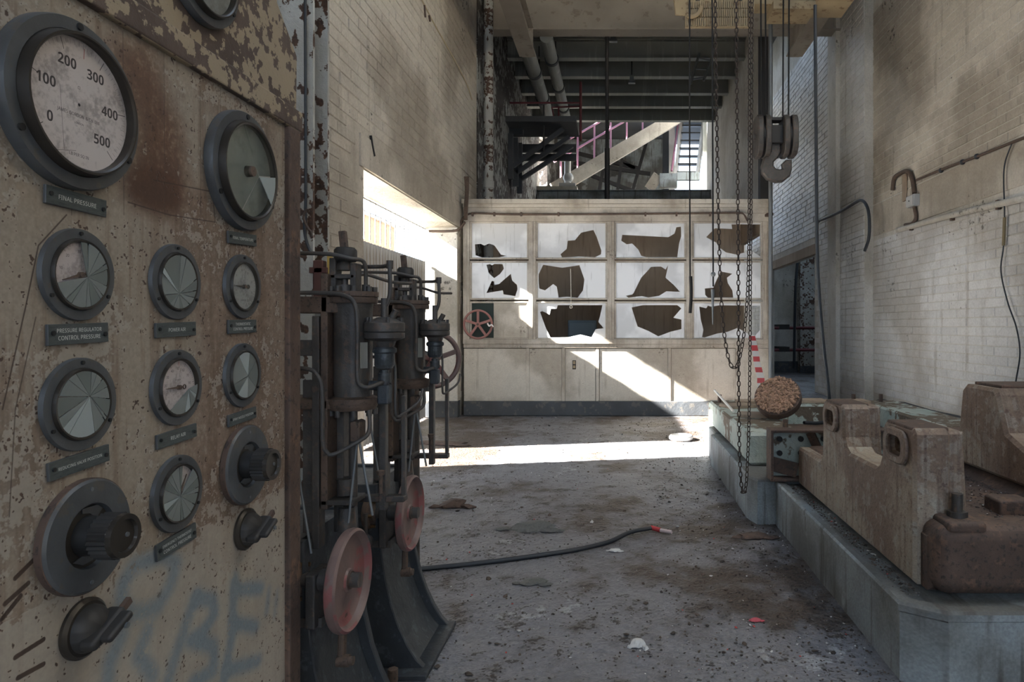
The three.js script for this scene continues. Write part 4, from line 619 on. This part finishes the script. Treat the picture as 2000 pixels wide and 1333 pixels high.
  mesh('stiffener', [bar([1.09, 0.43, 0.0], [1.26, 0.39, 0.04], 0.02, 0.1), bar([1.36, 0.65, 0.0], [1.42, 0.5, 0.05], 0.02, 0.06)], mat.rust, g);
}
// crusted drum end lying on the pit wall
{
  const o = thing('crusted_drum', 'tilted drum end thickly crusted with flaking brown rust', 'drum', [1.44, 0.76, -6.02]); o.rotation.set(0.75, 0.2, 0.35);
  mesh('drum', [put(lathe([[0, -0.05], [0.19, -0.05], [0.205, -0.04], [0.205, 0.03], [0.19, 0.035], [0, 0.04]], 40), 0, 0, 0)], mat.rust, o);
  const fl = new THREE.InstancedMesh(new THREE.IcosahedronGeometry(0.018, 0), M(0xa8866e, 0.85), 300), m = new THREE.Matrix4(); fl.name = 'rust_flakes';
  for (let i = 0; i < 300; i++) { const a = i * 2.39996, r = 0.187 * Math.sqrt((i + 0.5) / 300); m.compose(new THREE.Vector3(r * Math.cos(a), 0.042 + rr(0, 0.012), r * Math.sin(a)), new THREE.Quaternion().setFromEuler(new THREE.Euler(rr(0, 6), rr(0, 6), rr(0, 6))), new THREE.Vector3(rr(0.4, 0.8), rr(0.6, 1.1), rr(0.8, 1.4))); fl.setMatrixAt(i, m); fl.setColorAt(i, new THREE.Color().setScalar(rr(0.6, 1.25))); }
  fl.userData.kind = 'stuff'; fl.castShadow = true; o.add(fl);
  const r = thing('thin_pole', 'thin white pole leaning against the crusted drum', 'pole'); mesh('pole', [rod([1.03, 0.72, -7.1], [1.09, 0.6, -6.3], 0.012)], M(0xd8d4cc, 0.6), r);
  const t = thing('barrier_tape', 'red and white barrier tape hanging down by the right end of the partition', 'tape');
  const red = M(0xd0454c, 0.5), wh = M(0xe6e2de, 0.5), pt = [[1469, 657], [1471, 666], [1473, 675], [1475, 686], [1477, 697], [1478, 707], [1481, 718], [1483, 728], [1486, 739], [1486, 749], [1488, 759], [1490, 770]];
  for (let k = 0; k < 11; k++) { const d = 10.41 - k * 0.24, a = at(...pt[k], d), b = at(...pt[k + 1], d - 0.24); mesh('stripe', [bar(a, b, 0.09, 0.004)], k % 2 ? wh : red, t); }
}
// ---------- chains, ropes, hook and crane ----------
{
  const link = (() => { const c = new THREE.CatmullRomCurve3([[0.009, -0.012], [0.009, 0.012], [0, 0.021], [-0.009, 0.012], [-0.009, -0.012], [0, -0.021]].map(([x, y]) => new THREE.Vector3(x, y, 0)), true); return new THREE.TubeGeometry(c, 12, 0.0036, 5, true); })();
  const chain = (label, pts) => {
    const c = new THREE.CatmullRomCurve3(pts.map(V), false, 'centripetal'), L = c.getLength(), n = Math.floor(L / 0.0345), o = thing('hoist_chain', label, 'chain'), ps = c.getSpacedPoints(n), up = new THREE.Vector3(0, 1, 0);
    const some = Math.max(0, n - 300), rest = [];
    for (let i = 0; i < n; i++) {
      const t = ps[i + 1].clone().sub(ps[i]).normalize(), q = new THREE.Quaternion().setFromUnitVectors(up, t).multiply(new THREE.Quaternion().setFromAxisAngle(up, (i % 2 ? HP : 0) + 0.5)), p = ps[i].clone().add(ps[i + 1]).multiplyScalar(0.5);
      const y = p.y; if (y > 3.75) { const g = link.clone(); g.applyQuaternion(q); g.translate(p.x, p.y, p.z); rest.push(g); continue; }
      const m = new THREE.Mesh(link, mat.chain); m.name = 'link'; m.castShadow = m.receiveShadow = true; m.position.copy(p); m.quaternion.copy(q); o.add(m);
    }
    if (rest.length) mesh('upper_links', rest, mat.chain, o).userData.kind = 'stuff';
  };
  const d = 4.5; let c = (u, v) => at(u, v, d);
  chain('slack rusty hand chain, the shorter loop beside the hook', [c(1397, -340), c(1397, 0), c(1400, 250), c(1404, 450), c(1409, 590), c(1417, 670), c(1426, 710), c(1434, 722), c(1442, 708), c(1452, 660), c(1459, 590), c(1463, 450), c(1464, 200), c(1464, 0), c(1463, -340)]);
  c = (u, v) => at(u, v, 4.6);
  chain('long rusty hand chain hanging down to the plinth edge', [c(1437, -340), c(1438, 0), c(1440, 250), c(1442, 500), c(1443, 760), c(1445, 900), c(1449, 955), c(1452, 966), c(1456, 955), c(1461, 880), c(1464, 760), c(1466, 500), c(1468, 250), c(1469, 0), c(1469, -340)]);
  const hb = thing('chain_hoist', 'hand chain hoist hung from a steel joist above the plinth', 'hoist', c(1434, -384)); mesh('chain_wheel', [cyl(0.13, 0.13, 0.05, 0, 0.02, 0, HP)], mat.rust, hb); mesh('body', [rbox(0.2, 0.3, 0.18, 0.04, 0, 0.12, -0.1)], mat.iron, hb); mesh('hanger', [rod([0, 0.25, -0.05], [0, 0.7, -0.05], 0.015)], mat.iron, hb);
  const hj = thing('steel_joist', 'steel joist across the hall carrying the chain hoist', 'beam', [0.98, c(0, -384)[1] + 0.72, -4.5]); mesh('web', [span(-3.36, 3.37, 0, 0.3, 0.012, -0.012)], mat.beamCream, hj); mesh('flange', [span(-3.36, 3.37, -0.02, 0, 0.08, -0.08)], mat.beamCream, hj);
  const rope = (label, pts, r, m, end) => { const o = thing('hanging_rope', label, 'rope'); mesh('rope', [tube(pts, r, 6, 60)], m, o); if (end) mesh(...end, o); return o; };
  rope('thin dark rope with a frayed knotted end hanging before the partition', [at(1347, -10, 8), at(1347, 300, 8), at(1348, 560, 8), at(1349, 612, 8)], 0.01, mat.rope, ['frayed_end', [tube([at(1349, 540, 8), at(1350, 575, 8), at(1348, 612, 8)], 0.02, 7, 20), rod(at(1348.5, 610, 8), at(1348, 690 - 78, 8), 0.01)], mat.rope]);
  rope('thin dark rope with a steel weight at its end', [at(1391, -10, 8), at(1392, 300, 8), at(1393, 560, 8)], 0.011, mat.rope, ['weight', [cyl(0.022, 0.005, 0.42, ...at(1392, 600, 8), 0, 0, 0, 10), put(new THREE.SphereGeometry(0.03, 10, 8), ...at(1393, 536, 8))], mat.steel]);
  rope('long black cable hanging down to the rusty pillar', [at(1592, 10, 7), at(1594, 300, 7), at(1597, 520, 7), at(1607, 660, 7), at(1618, 760, 7), at(1620, 810, 7), at(1606, 826, 6.9), at(1570, 826, 6.8)], 0.018, mat.rubber);
  const vp = thing('conduit_pole', 'grey steel conduit standing at the right end of the partition', 'pipe', [...at(1505, 0, 10.2)].map((q, i) => i === 1 ? 0 : q)); mesh('pipe', [cyl(0.032, 0.032, 6.4, 0, 3.2, 0, 0, 0, 0, 14)], mat.steel, vp); mesh('clip', [rbox(0.1, 0.04, 0.16, 0.005, 0, 3.1, -0.1)], mat.rust, vp);
  // hook block
  const S = 9.6 / F, hk = thing('crane_hook', 'rusty double-sheave pulley block with a big hook', 'hook', at(1514, 268, 9.6));
  for (const s of [-1, 1]) {
    const x = s * 25.5 * S; const sh = []; for (let k = 0; k < 24; k++) { const a = k / 24 * 2 * Math.PI; sh.push([0.21 * Math.sign(Math.cos(a)) * Math.abs(Math.cos(a)) ** 0.6, 0.285 * Math.sign(Math.sin(a)) * Math.abs(Math.sin(a)) ** 0.6]); }
    for (const q of [-1, 1]) mesh('cheek_plate', [put(ext(sh, 0.055, 0.012), x + q * 0.055 - 0.0275, 0, 0, 0, HP, 0)], mat.iron, hk);
    mesh('sheave', [cyl(0.2, 0.2, 0.045, x, 0, 0, 0, 0, HP, 28)], mat.black, hk); mesh('axle_cap', [cyl(0.05, 0.05, 0.03, x + s * 0.11, 0, 0, 0, 0, HP, 14)], mat.iron, hk);
  }
  mesh('crosshead', [rbox(0.19, 0.26, 0.2, 0.015, 0, 0.02, 0), rbox(0.16, 0.05, 0.16, 0.01, 0, 0.24, 0), cyl(0.05, 0.05, 0.2, 0, -0.2, 0)], mat.darkSteel, hk);
  const Z = 0.3375 * S, hp = [[462, 840], [462, 885], [425, 920], [410, 965], [415, 1005], [440, 1035], [490, 1052], [525, 1048], [560, 1020], [570, 985], [570, 937], [545, 940], [530, 955], [535, 985], [510, 993], [485, 990], [465, 970], [465, 940], [490, 915], [508, 885], [505, 840]].map(([x, y]) => [(x - 485) * Z, -(y - 795) * Z]);
  mesh('hook', [put(ext(hp, 0.07, 0.02), 0, 0, -0.035)], mat.iron, hk);
  const rp = thing('hoist_ropes', 'four taut black wire ropes running up from the pulley block', 'rope'); for (const [u, w] of [[1486, 1487], [1495, 1496], [1530, 1529], [1541, 1540]]) mesh('rope', [rod(at(w, 226.5, 9.6), at(u, -2, 9.6), 0.012, 6)], mat.rope, rp);
  // crane bridge and its boarded crab
  const br = thing('crane_bridge', 'yellow timber crane platform at the top of the hall, under the right girder', 'crane', [0, 6.07, -10]);
  mesh('beam', [rbox(2.4, 0.28, 0.3, 0.01, 2.15, 0.18, 0)], mat.yellow, br); mesh('plank', [rbox(0.62, 0.12, 0.5, 0.008, 2.55, -0.06, 0.1)], mat.yellow, br); mesh('plank', [rbox(0.5, 0.14, 0.7, 0.008, 3.1, 0.0, 0.3)], mat.yellow, br);
  const cr = thing('crane_crab', 'yellow ribbed boarding with a torn flap hanging under the crane bridge', 'boarding', at(1405, 30, 9.5));
  for (let k = 0; k < 3; k++) { const g = [rbox(0.98 - k * 0.04, 0.13, 0.05, 0.006, 0.0 - 0.02 * k, 0.13 - k * 0.13, k * 0.02)]; for (let q = 0; q < 30; q++) g.push(box(0.014, 0.1, 0.03, -0.46 + q * 0.0305, 0.13 - k * 0.13, k * 0.02 + 0.035)); mesh('ribbed_board', g, mat.yellow, cr); }
  mesh('flap', [put(rbox(0.3, 0.34, 0.03, 0.01, 0, 0, 0), -0.52, 0.14, 0.05, 0, 0.5, 0.15), tube([[-0.46, -0.06, 0.1], [-0.38, -0.07, 0.12], [-0.3, -0.02, 0.13], [-0.26, 0.08, 0.12]], 0.03, 8, 20)], mat.yellow, cr);
  mesh('hanger', [rod([-0.3, 0.18, -0.02], [-0.3, 0.4, -0.1], 0.03), rod([0.3, 0.18, -0.02], [0.3, 0.4, -0.1], 0.03)], mat.iron, cr);
  for (const [x, lab, m] of [[-1.66, 'cream steel crane runway girder along the left side, above the partition', mat.beamCream], [3.29, 'cream steel crane runway girder along the right side, ending near the pier', mat.beamCream]]) {
    const g = thing('runway_girder', lab, 'girder', [x, 6.4, -4.5]); mesh('web', [span(-0.015, 0.015, 0.02, 0.55, 7, -8.0)], m, g); mesh('flange', [span(-0.15, 0.15, 0, 0.03, 7, -8.0)], m, g); mesh('flange', [span(-0.11, 0.11, 0.53, 0.55, 7, -8.0)], m, g); mesh('end_plate', [span(-0.1, 0.1, 0.0, 0.55, -8.0, -8.02)], m, g);
  }
}
// ---------- beyond the partition ----------
{
  const ib = (name, label, x0, x1, y, h, z, w, m, group) => { const o = thing(name, label, 'beam', [(x0 + x1) / 2, y, z], group), L = x1 - x0; mesh('web', [rbox(L, h - 0.04, 0.03, 0.003, 0, h / 2, 0)], m, o); mesh('flange', [rbox(L, 0.025, w, 0.003, 0, 0.0125, 0)], m, o); mesh('flange', [rbox(L, 0.025, w, 0.003, 0, h - 0.0125, 0)], m, o); return o; };
  ib('main_beam', 'deep cream steel beam spanning wall to wall above the partition', -2.42, 4.2, 6.95, 0.75, -12.75, 0.32, mat.beamCream);
  [14.8, 15.9, 17.05, 18.08, 19.3].forEach((d) => ib('floor_beam', 'grey-green steel floor beam overhead beyond the partition', -2.42, 2.83, 7.3, 0.42, -d - 0.1, 0.2, mat.beamPaint, 'row of floor beams overhead beyond the partition'));
  const dk = struct('ceiling_deck', 'dark deck lying on the floor beams'); mesh('deck', [span(-2.42, 2.83, 7.72, 7.8, -14.6, -19.6)], mat.beamPaint, dk);
  ib('tie_beam', 'rust-streaked grey beam low across the far hall', -2.42, 2.83, 5.05, 0.45, -20.4, 0.3, mat.concrete);
  for (const [u0, v0, z0, r, lab] of [[1067, 62, -13.2, 0.125, 'lagged pale pipe running away under the floor beams, nearer the middle'], [1033, 118, -13.4, 0.14, 'lagged pale pipe running away under the floor beams, next to the flaking wall']]) {
    const p = at(u0, v0, -z0), o = thing('lagged_pipe', lab, 'pipe', [p[0] + 0.03, Math.min(p[1], 6.95) , 0]); mesh('pipe', [cyl(r, r, 5.4, 0, 0, -15.6, HP, 0, 0, 20)], mat.beamPaint, o);
    for (const z of [-14.0, -15.6, -17.1]) mesh('collar', [cyl(r * 1.16, r * 1.16, 0.1, 0, 0, z, HP, 0, 0, 20)], mat.roofDark, o);
    mesh('hanger', [rod([0, r, -14.9], [0, 0.9, -14.9], 0.02)], mat.darkSteel, o);
  }
  const rd = thing('hanger_rod', 'dark vertical rod hanging between the floor beams and the partition top', 'rod'); mesh('rod', [rod([-0.2, 9, -13.15], at(1186, 392, 13.15), 0.035, 8), rod(at(1186, 290, 13.15), at(1186, 392, 13.15), 0.05, 8)], mat.darkSteel, rd);
  // platform with brackets on the left
  const pf = thing('access_platform', 'dark steel platform on sloping brackets with dark red handrails', 'platform'), D = 15.2, q = (u, v, d = D) => at(u, v, d);
  mesh('deck', [bar(q(985, 248), q(1128, 248), 1.2, 0.12)], mat.roofDark, pf); mesh('edge_beam', [bar(q(980, 258), q(1022, 258), 0.2, 0.16), bar(q(1000, 290, 15.9), q(1126, 290, 15.9), 0.1, 0.18), bar(q(1008, 308, 16.2), q(1126, 308, 16.2), 0.1, 0.15)], mat.roofDark, pf);
  for (const [a, b, d] of [[[1002, 325], [1100, 252], 15.0], [[1008, 338], [1112, 268], 15.3], [[1018, 350], [1118, 285], 15.6]]) mesh('bracket', [bar(q(...a, d), q(...b, d), 0.1, 0.09)], mat.roofDark, pf);
  for (const [u, v0, v1, d] of [[997, 262, 350, 15.0], [1007, 270, 364, 15.3], [1015, 280, 378, 15.6]]) mesh('wall_post', [bar(q(u, v0, d), q(u, v1, d), 0.12, 0.1)], mat.roofDark, pf);
  mesh('handrail', [rod(q(993, 201), q(1134, 201), 0.022), rod(q(1134, 160), q(1134, 276), 0.03), rod(q(1077, 210, 15.6), q(1134, 208, 15.6), 0.02), rod(q(1078, 210, 15.6), q(1084, 242, 15.6), 0.018), rod(q(1091, 210, 15.6), q(1091, 242, 15.6), 0.018)], mat.redPipe, pf);
  mesh('down_rod', [rod(q(1062, 205, 14.9), q(1062, 298, 14.9), 0.02)], mat.darkSteel, pf);
  const vl = thing('white_valve', 'white flanged pipe standing on the far stair landing', 'valve', [-1.5, 5.67, -20.5]); mesh('pipe', [cyl(0.1, 0.1, 0.75, 0, 0.42, 0, 0, 0, 0, 18)], mat.paneWhite, vl); mesh('elbow', [put(new THREE.SphereGeometry(0.16, 16, 12), 0.02, 0.25, 0)], mat.paneWhite, vl); mesh('flange', [rbox(0.42, 0.1, 0.3, 0.01, 0, 0.82, 0)], mat.concrete, vl); mesh('landing', [rbox(0.5, 0.1, 0.4, 0.01, 0, 0, 0)], mat.paneWhite, vl);
  // rising stair with pink rails
  const st = thing('rising_stair', 'pale concrete stair flight with pink handrails climbing to the right', 'stairs');
  const a = at(1085, 372, 22), b = at(1330, 228, 23.5); mesh('flight', [bar(a, b, 1.3, 0.34)], mat.whiteWall, st); mesh('stringer', [bar([a[0], a[1] - 0.12, a[2] + 0.72], [b[0], b[1] - 0.12, b[2] + 0.72], 0.12, 0.42)], mat.creamWall, st);
  mesh('landing', [span(-2.42, -1.2, 5.5, 5.62, -20.3, -22.6)], mat.whiteWall, st);
  const rail = (dy, z) => rod([a[0], a[1] + dy, a[2] + z], [b[0], b[1] + dy, b[2] + z], 0.035); mesh('handrail', [rail(1.25, 0.55), rail(0.8, 0.55)], mat.pinkRail, st);
  for (let k = 0; k < 8; k++) { const t = (k + 0.4) / 8, x = lerp(a[0], b[0], t), y = lerp(a[1], b[1], t), z = lerp(a[2], b[2], t) + 0.55; mesh('baluster', [rod([x, y, z], [x, y + 1.25, z], 0.03)], mat.pinkRail, st); }
  // open ladder stair against the end window
  const ld = thing('steep_stair', 'steep open white stair with dark treads against the bright end window', 'stairs'), c0 = at(1320, 345, 24), c1 = at(1362, 345, 24), e0 = at(1333, 225, 25.4), e1 = at(1376, 225, 25.4);
  mesh('stringer', [bar(c0, e0, 0.09, 0.28)], mat.paneWhite, ld); mesh('stringer', [bar(c1, e1, 0.09, 0.28)], mat.paneWhite, ld);
  for (let k = 0; k < 8; k++) { const t = (k + 0.5) / 8; mesh('tread', [bar(c0.map((v, i) => lerp(v, e0[i], t)), c1.map((v, i) => lerp(v, e1[i], t)), 0.22, 0.05)], mat.darkSteel, ld); }
  mesh('handrail', [rod([c0[0] - 0.15, c0[1] + 0.2, c0[2]], [e0[0] - 0.1, e0[1] + 0.2, e0[2]], 0.04)], mat.pinkRail, ld);
  const lb = thing('landing_beam', 'rust-streaked steel landing under the steep white stair', 'beam'); mesh('beam', [bar(at(1288, 354, 22.6), at(1322, 354, 22.6), 0.3, 0.46), bar(at(1322, 345, 22.8), at(1366, 345, 22.8), 0.2, 0.26)], mat.concrete, lb); mesh('kick_board', [bar(at(1268, 370, 22.5), at(1286, 342, 22.5), 0.06, 0.35)], mat.creamWall, lb);
  for (const [u, m, d] of [[1312, mat.paneWhite, 25.2], [1300, mat.roofDark, 25.6], [1378, mat.beamPaint, 22.5], [1388, mat.paneWhite, 22]]) { const p = at(u, 300, d), o = thing('hall_post', u === 1312 ? 'white steel post left of the steep stair' : u === 1300 ? 'dark steel post left of the steep stair' : u === 1378 ? 'grey steel post right of the steep stair' : 'pale post beside the pale rendered wall', 'post', [p[0], 0, p[2]]); mesh('post', [rbox(0.22, 8.8, 0.2, 0.01, 0, 4.4, 0)], m, o); mesh('base_plate', [rbox(0.36, 0.03, 0.36, 0.004, 0, 0.015, 0)], m, o); }
  const tr = thing('roof_truss', 'dark steel lattice truss deep in the far hall', 'truss'); const w = (u, v) => at(u, v, 26.4);
  for (const [p0, p1] of [[[1120, 330], [1240, 375]], [[1130, 300], [1250, 330]], [[1205, 380], [1215, 310]], [[1215, 315], [1240, 330]], [[1235, 375], [1265, 270]], [[1170, 372], [1185, 300]], [[1120, 318], [1270, 340]]]) mesh('member', [bar(w(...p0), w(...p1), 0.12, 0.14)], mat.black, tr);
  const sl = thing('short_ladder', 'short metal ladder lying up between the floor beams', 'ladder'); for (const [p0, p1] of [[[1348, 165], [1366, 104]], [[1374, 158], [1391, 112]]]) mesh('rail', [rod(at(...p0, 14.75), at(...p1, 14.75), 0.03)], mat.steel, sl); for (const t of [0.15, 0.5, 0.85]) mesh('rung', [rod(at(lerp(1348, 1366, t), lerp(165, 104, t), 14.75), at(lerp(1374, 1391, t), lerp(158, 112, t), 14.75), 0.018)], mat.steel, sl);
  for (const [u, v, d, lab] of [[1198, 74, 13.6, 'small clamp fitting under the first floor beam gap'], [1234, 156, 15.95, 'small clamp fitting under the second floor beam']]) { const o = thing('beam_clamp', lab, 'clamp', at(u, v, d)); mesh('plate', [rbox(0.1, 0.18, 0.06, 0.008, 0, 0.02, 0)], mat.steel, o); mesh('jaw', [rbox(0.16, 0.05, 0.1, 0.006, 0, -0.06, 0)], mat.steel, o); mesh('rod', [rod([0, 0.1, 0], [0, 0.9, 0], 0.015)], mat.darkSteel, o); }
  const rp = thing('red_pipes', 'two dark red pipes along the wall of the side room', 'pipe'); for (const v of [641, 684]) { mesh('pipe', [rod(at(1512, v, 19.5), at(1620, v, 19.5), 0.045)], mat.redPipe, rp); mesh('bracket', [box(0.3, 0.14, 0.6, ...at(1527, v - 2, 19.75))], mat.darkSteel, rp); }
  const bc = thing('side_room_cable', 'black cable hanging on the pier of the side room', 'cable'); mesh('cable', [tube([at(1558, 505, 19.3), at(1554, 560, 19.3), at(1552, 640, 19.3), at(1551, 720, 19.3)], 0.04, 6, 30)], mat.rubber, bc);
}
// ---------- cables and fittings on the right wall ----------
{
  const on = (u, v, x = 4.3) => { const d = x * F / (u - PX); return [x, EYE - (v - PY) * d / F, -d]; };
  const pi = thing('wall_conduit', 'thick grey conduit running along the lower edge of the plaster band', 'conduit'); mesh('pipe', [tube([on(1753, 450, 4.3), on(1850, 423, 4.3), on(1925, 405, 4.3), on(2030, 380, 4.3)], 0.04, 9, 40)], mat.whiteWall, pi); for (const u of [1780, 1860, 1950]) mesh('saddle', [rbox(0.05, 0.11, 0.05, 0.006, ...on(u, 450 - (u - 1753) * 0.252, 4.315))], mat.rust, pi);
  const bx = thing('junction_box', 'grey junction box on the right wall with bent conduits', 'box', on(1783, 393, 4.29)); mesh('body', [rbox(0.09, 0.17, 0.26, 0.01, 0, 0, 0)], M(0xa9a9a6, 0.5), bx); mesh('cover', [rbox(0.012, 0.14, 0.22, 0.004, -0.05, 0, 0)], M(0xb5b5b1, 0.5), bx); mesh('cover_screw', [cyl(0.01, 0.01, 0.008, -0.058, 0, 0, 0, 0, HP, 8)], mat.black, bx);
  const cd = thing('bent_conduit', 'brown conduit bent over the junction box', 'conduit'); mesh('pipe', [tube([on(1743, 372), on(1746, 350), on(1756, 340), on(1772, 335), on(1781, 348), on(1786, 378)], 0.032, 8, 50), tube([on(1786, 405), on(1789, 425), on(1782, 437), on(1768, 440)], 0.028, 8, 30)], mat.brownIron, cd); mesh('wooden_batten', [rbox(0.03, 0.4, 0.12, 0.004, ...on(1767, 367, 4.318))], mat.brownBoard, cd);
  const cb = thing('wall_cable', 'cable strung along the upper edge of the plaster band', 'cable'); mesh('cable', [tube([on(1790, 352), on(1840, 331), on(1900, 309), on(1965, 283), on(2030, 258)], 0.018, 7, 50)], mat.brownIron, cb); for (const u of [1838, 1880, 1908]) mesh('knot', [put(new THREE.SphereGeometry(0.035, 8, 6), ...on(u, 352 - (u - 1790) * 0.392))], mat.rubber, cb);
  const wr = thing('dangling_wire', 'thin wire dangling down the white brick wall to a hook', 'wire'); mesh('wire', [tube([on(1976, 280), on(1961, 330), on(1962, 420), on(1960, 480), on(1955, 530), on(1968, 590), on(1985, 640), on(1992, 690), on(1985, 740), on(1981, 765), on(1992, 775)], 0.009, 6, 90)], mat.rubber, wr); mesh('sleeve', [tube([on(1962, 425), on(1961, 455), on(1960, 480)], 0.02, 6, 16)], M(0x77684a, 0.6), wr);
  const pc = thing('pier_cable', 'black cable looped over the brick pier of the far right wall', 'cable'); const o2 = (u, v) => on(u, v, 4.06); mesh('cable', [tube([o2(1596, 470), o2(1597, 436), o2(1612, 427), o2(1645, 412), o2(1672, 395), o2(1684, 392), o2(1694, 405), o2(1698, 430), o2(1697, 465), o2(1689, 490)], 0.026, 7, 80)], mat.rubber, pc);
  const lw = thing('wall_wire', 'thin wire running up the cream left wall', 'wire'); const on2 = (u, v) => on(u, v, -2.42); mesh('wire', [tube([on2(822, -5), on2(850, 50), on2(885, 112), on2(912, 165), on2(922, 195)], 0.01, 6, 40)], M(0xb8a98c, 0.7), lw); mesh('nail', [rod(on2(829, 10), on2(831, 34), 0.012), rod(on2(838, 30), on2(840, 42), 0.014)], mat.rust, lw);
  const hk = thing('wall_spike', 'bent black iron spike in the cream left wall above the lintel', 'spike'); mesh('spike', [tube([on2(724, 265), on2(727, 285), on2(731, 305)], 0.014, 6, 12)], mat.black, hk);
  const ca = thing('corner_cables', 'bundle of dark cables running down the corner beside the partition', 'cable'); for (const k of [0, 6, 11]) mesh('cable', [tube([at(908 + k * 0.6, 345, 10.3), at(910 + k * 0.4, 372, 10.3), at(908 + k * 0.4, 405, 10.3), at(908 + k * 0.3, 430, 10.3)], 0.015, 6, 24)], mat.brownIron, ca); mesh('cable', [tube([at(838, 452, 10.22), at(850, 452, 10.22), at(870, 452, 10.22), at(895, 449, 10.22), at(908, 434, 10.28)], 0.02, 7, 40)], mat.brownIron, ca);
}
// ---------- litter on the floor ----------
{
  const fl = (u, v) => at(u, v, EYE * F / (v - PY));
  const h = thing('rubber_strap', 'flat black rubber strap with a red and white taped end on the floor', 'strap'); const pts = [[800, 1118], [830, 1115], [900, 1108], [980, 1099], [1060, 1088], [1130, 1077], [1190, 1062], [1230, 1046], [1275, 1037]].map(([u, v], i) => { const p = fl(u, v); p[1] = 0.016 + (i > 6 ? 0.01 : 0); return p; });
  const g = tube(pts, 0.018, 8, 90); g.scale(1, 0.75, 1); mesh('strap', [g], mat.rubber, h); const e = [fl(1272, 1037), fl(1290, 1042), fl(1312, 1046)].map((p) => [p[0], 0.02, p[2]]); mesh('taped_end', [tube(e.slice(0, 2), 0.016, 7, 8)], M(0xc8484a, 0.6), h); mesh('taped_end', [tube(e.slice(1), 0.013, 7, 8)], M(0xd8c4c0, 0.6), h);
  const chunk = (name, label, u, v, w, hh, dd, m, n = 11, sd = 3) => {
    seed = sd * 991; const p = fl(u, v), o = thing(name, label, 'debris', [p[0], 0, p[2]]);
    const lump = (sx, sy, sz, y) => {                          // an angular broken lump
      const g = new THREE.IcosahedronGeometry(1, 2), q = g.attributes.position, cut = Array.from({ length: 9 }, () => [new THREE.Vector3(rr(-1, 1), rr(-0.5, 0.9), rr(-1, 1)).normalize(), rr(0.5, 0.85)]), a = new THREE.Vector3();
      for (let i = 0; i < q.count; i++) { a.fromBufferAttribute(q, i); for (const [d, l] of cut) { const e = a.dot(d) - l; if (e > 0) a.addScaledVector(d, -e); } a.multiplyScalar(1 + 0.1 * Math.sin(a.x * 9 + sd) * Math.sin(a.z * 11)); q.setXYZ(i, a.x * sx, Math.max(a.y, -0.3) * sy + y, a.z * sz); }
      g.computeVertexNormals(); return g;
    };
    mesh('lump', [lump(w * 0.6, hh, dd * 0.6, hh * 0.3)], m, o); const f2 = mesh('flake', [lump(w * 0.3, hh * 0.5, dd * 0.3, hh * 0.15)], m, o); f2.position.set(w * 0.55, 0, dd * 0.35); const f3 = mesh('flake', [lump(w * 0.2, hh * 0.4, dd * 0.2, hh * 0.12)], m, o); f3.position.set(-w * 0.6, 0, dd * 0.2);
  };
  chunk('rubble_slab', 'flat grey broken slab lying on the dirty floor', 1035, 1032, 0.3, 0.035, 0.2, mat.concrete, 11, 3); chunk('rubble_slab', 'dark brown lump of rubble near the handwheels', 885, 990, 0.24, 0.05, 0.12, mat.rust, 9, 5); chunk('rubble_slab', 'low pile of brown flakes beyond the black strap end', 1470, 1048, 0.2, 0.02, 0.14, mat.rust, 9, 8); chunk('rubble_slab', 'grey flaky fragment nearer than the black strap', 1040, 1138, 0.14, 0.015, 0.1, mat.concrete, 9, 9);
  chunk('paper_scrap', 'white crumpled scrap on the dark floor in the foreground', 1246, 1262, 0.06, 0.02, 0.08, mat.paneWhite, 7, 11); chunk('paper_scrap', 'small white scrap beside the middle of the black strap', 1200, 1076, 0.07, 0.012, 0.05, mat.paneWhite, 7, 12); chunk('paper_scrap', 'red and white scrap lying toward the plinth kerb', 1476, 1212, 0.05, 0.01, 0.04, M(0xb8505a, 0.6), 7, 13);
  chunk('rubble_slab', 'orange-brown earth patch in the shade near the corrugated sheet', 862, 867, 0.5, 0.03, 0.35, mat.rust, 11, 15);
  const rl = thing('tape_roll', 'white ring of tape lying in the sunlit strip by the plinth', 'roll', (() => { const p = fl(1330, 860); return [p[0], 0.035, p[2]]; })()); mesh('ring', [put(new THREE.TorusGeometry(0.12, 0.032, 10, 28), 0, 0, 0, HP)], mat.paneWhite, rl);
  seed = 4242;
  const N = 9000, im = new THREE.InstancedMesh(new THREE.TetrahedronGeometry(0.0062, 1), M(0xffffff, 0.9), N), m = new THREE.Matrix4(), pal = [[0.05, 0.04, 0.033], [0.08, 0.06, 0.045], [0.12, 0.09, 0.07], [0.16, 0.15, 0.14]]; im.name = 'floor_grit';
  for (let i = 0; i < N; i++) {
    let x, z, y = 0.002; const k = rnd();
    if (k < 0.8) { z = -2.3 - 8 * rnd() ** 1.6; x = rr(-2.2, 1.1); if (rnd() < 0.35) x = 1.08 - 0.8 * rnd() ** 2; } else { z = rr(-2.72, -4.6); x = rr(1.15, 1.24); y = 0.308; if (rnd() < 0.6) { x = rr(1.66, 2.08); y = 0.522; } }
    const s = rr(0.3, 1.1) * (rnd() < 0.05 ? 2.4 : 1); m.compose(new THREE.Vector3(x, y, z), new THREE.Quaternion().setFromEuler(new THREE.Euler(rr(-0.4, 0.4), rr(0, 6), rr(-0.4, 0.4))), new THREE.Vector3(s * rr(0.6, 1.6), s * rr(0.25, 0.6), s)); im.setMatrixAt(i, m);
    const c = rnd() < 0.07 ? [0.6, 0.59, 0.57] : rnd() < 0.01 ? [0.5, 0.08, 0.07] : pal[Math.floor(rnd() * 4)]; im.setColorAt(i, new THREE.Color().setRGB(...c));
  }
  im.castShadow = im.receiveShadow = true; scene.add(im); tag(im, 'loose dark grit and paint flakes scattered over the floor', 'grit', undefined, 'stuff');
}
scene.traverse((o) => { if (o.isMesh) { o.castShadow = true; o.receiveShadow = true; } });
renderer.render(scene, camera);
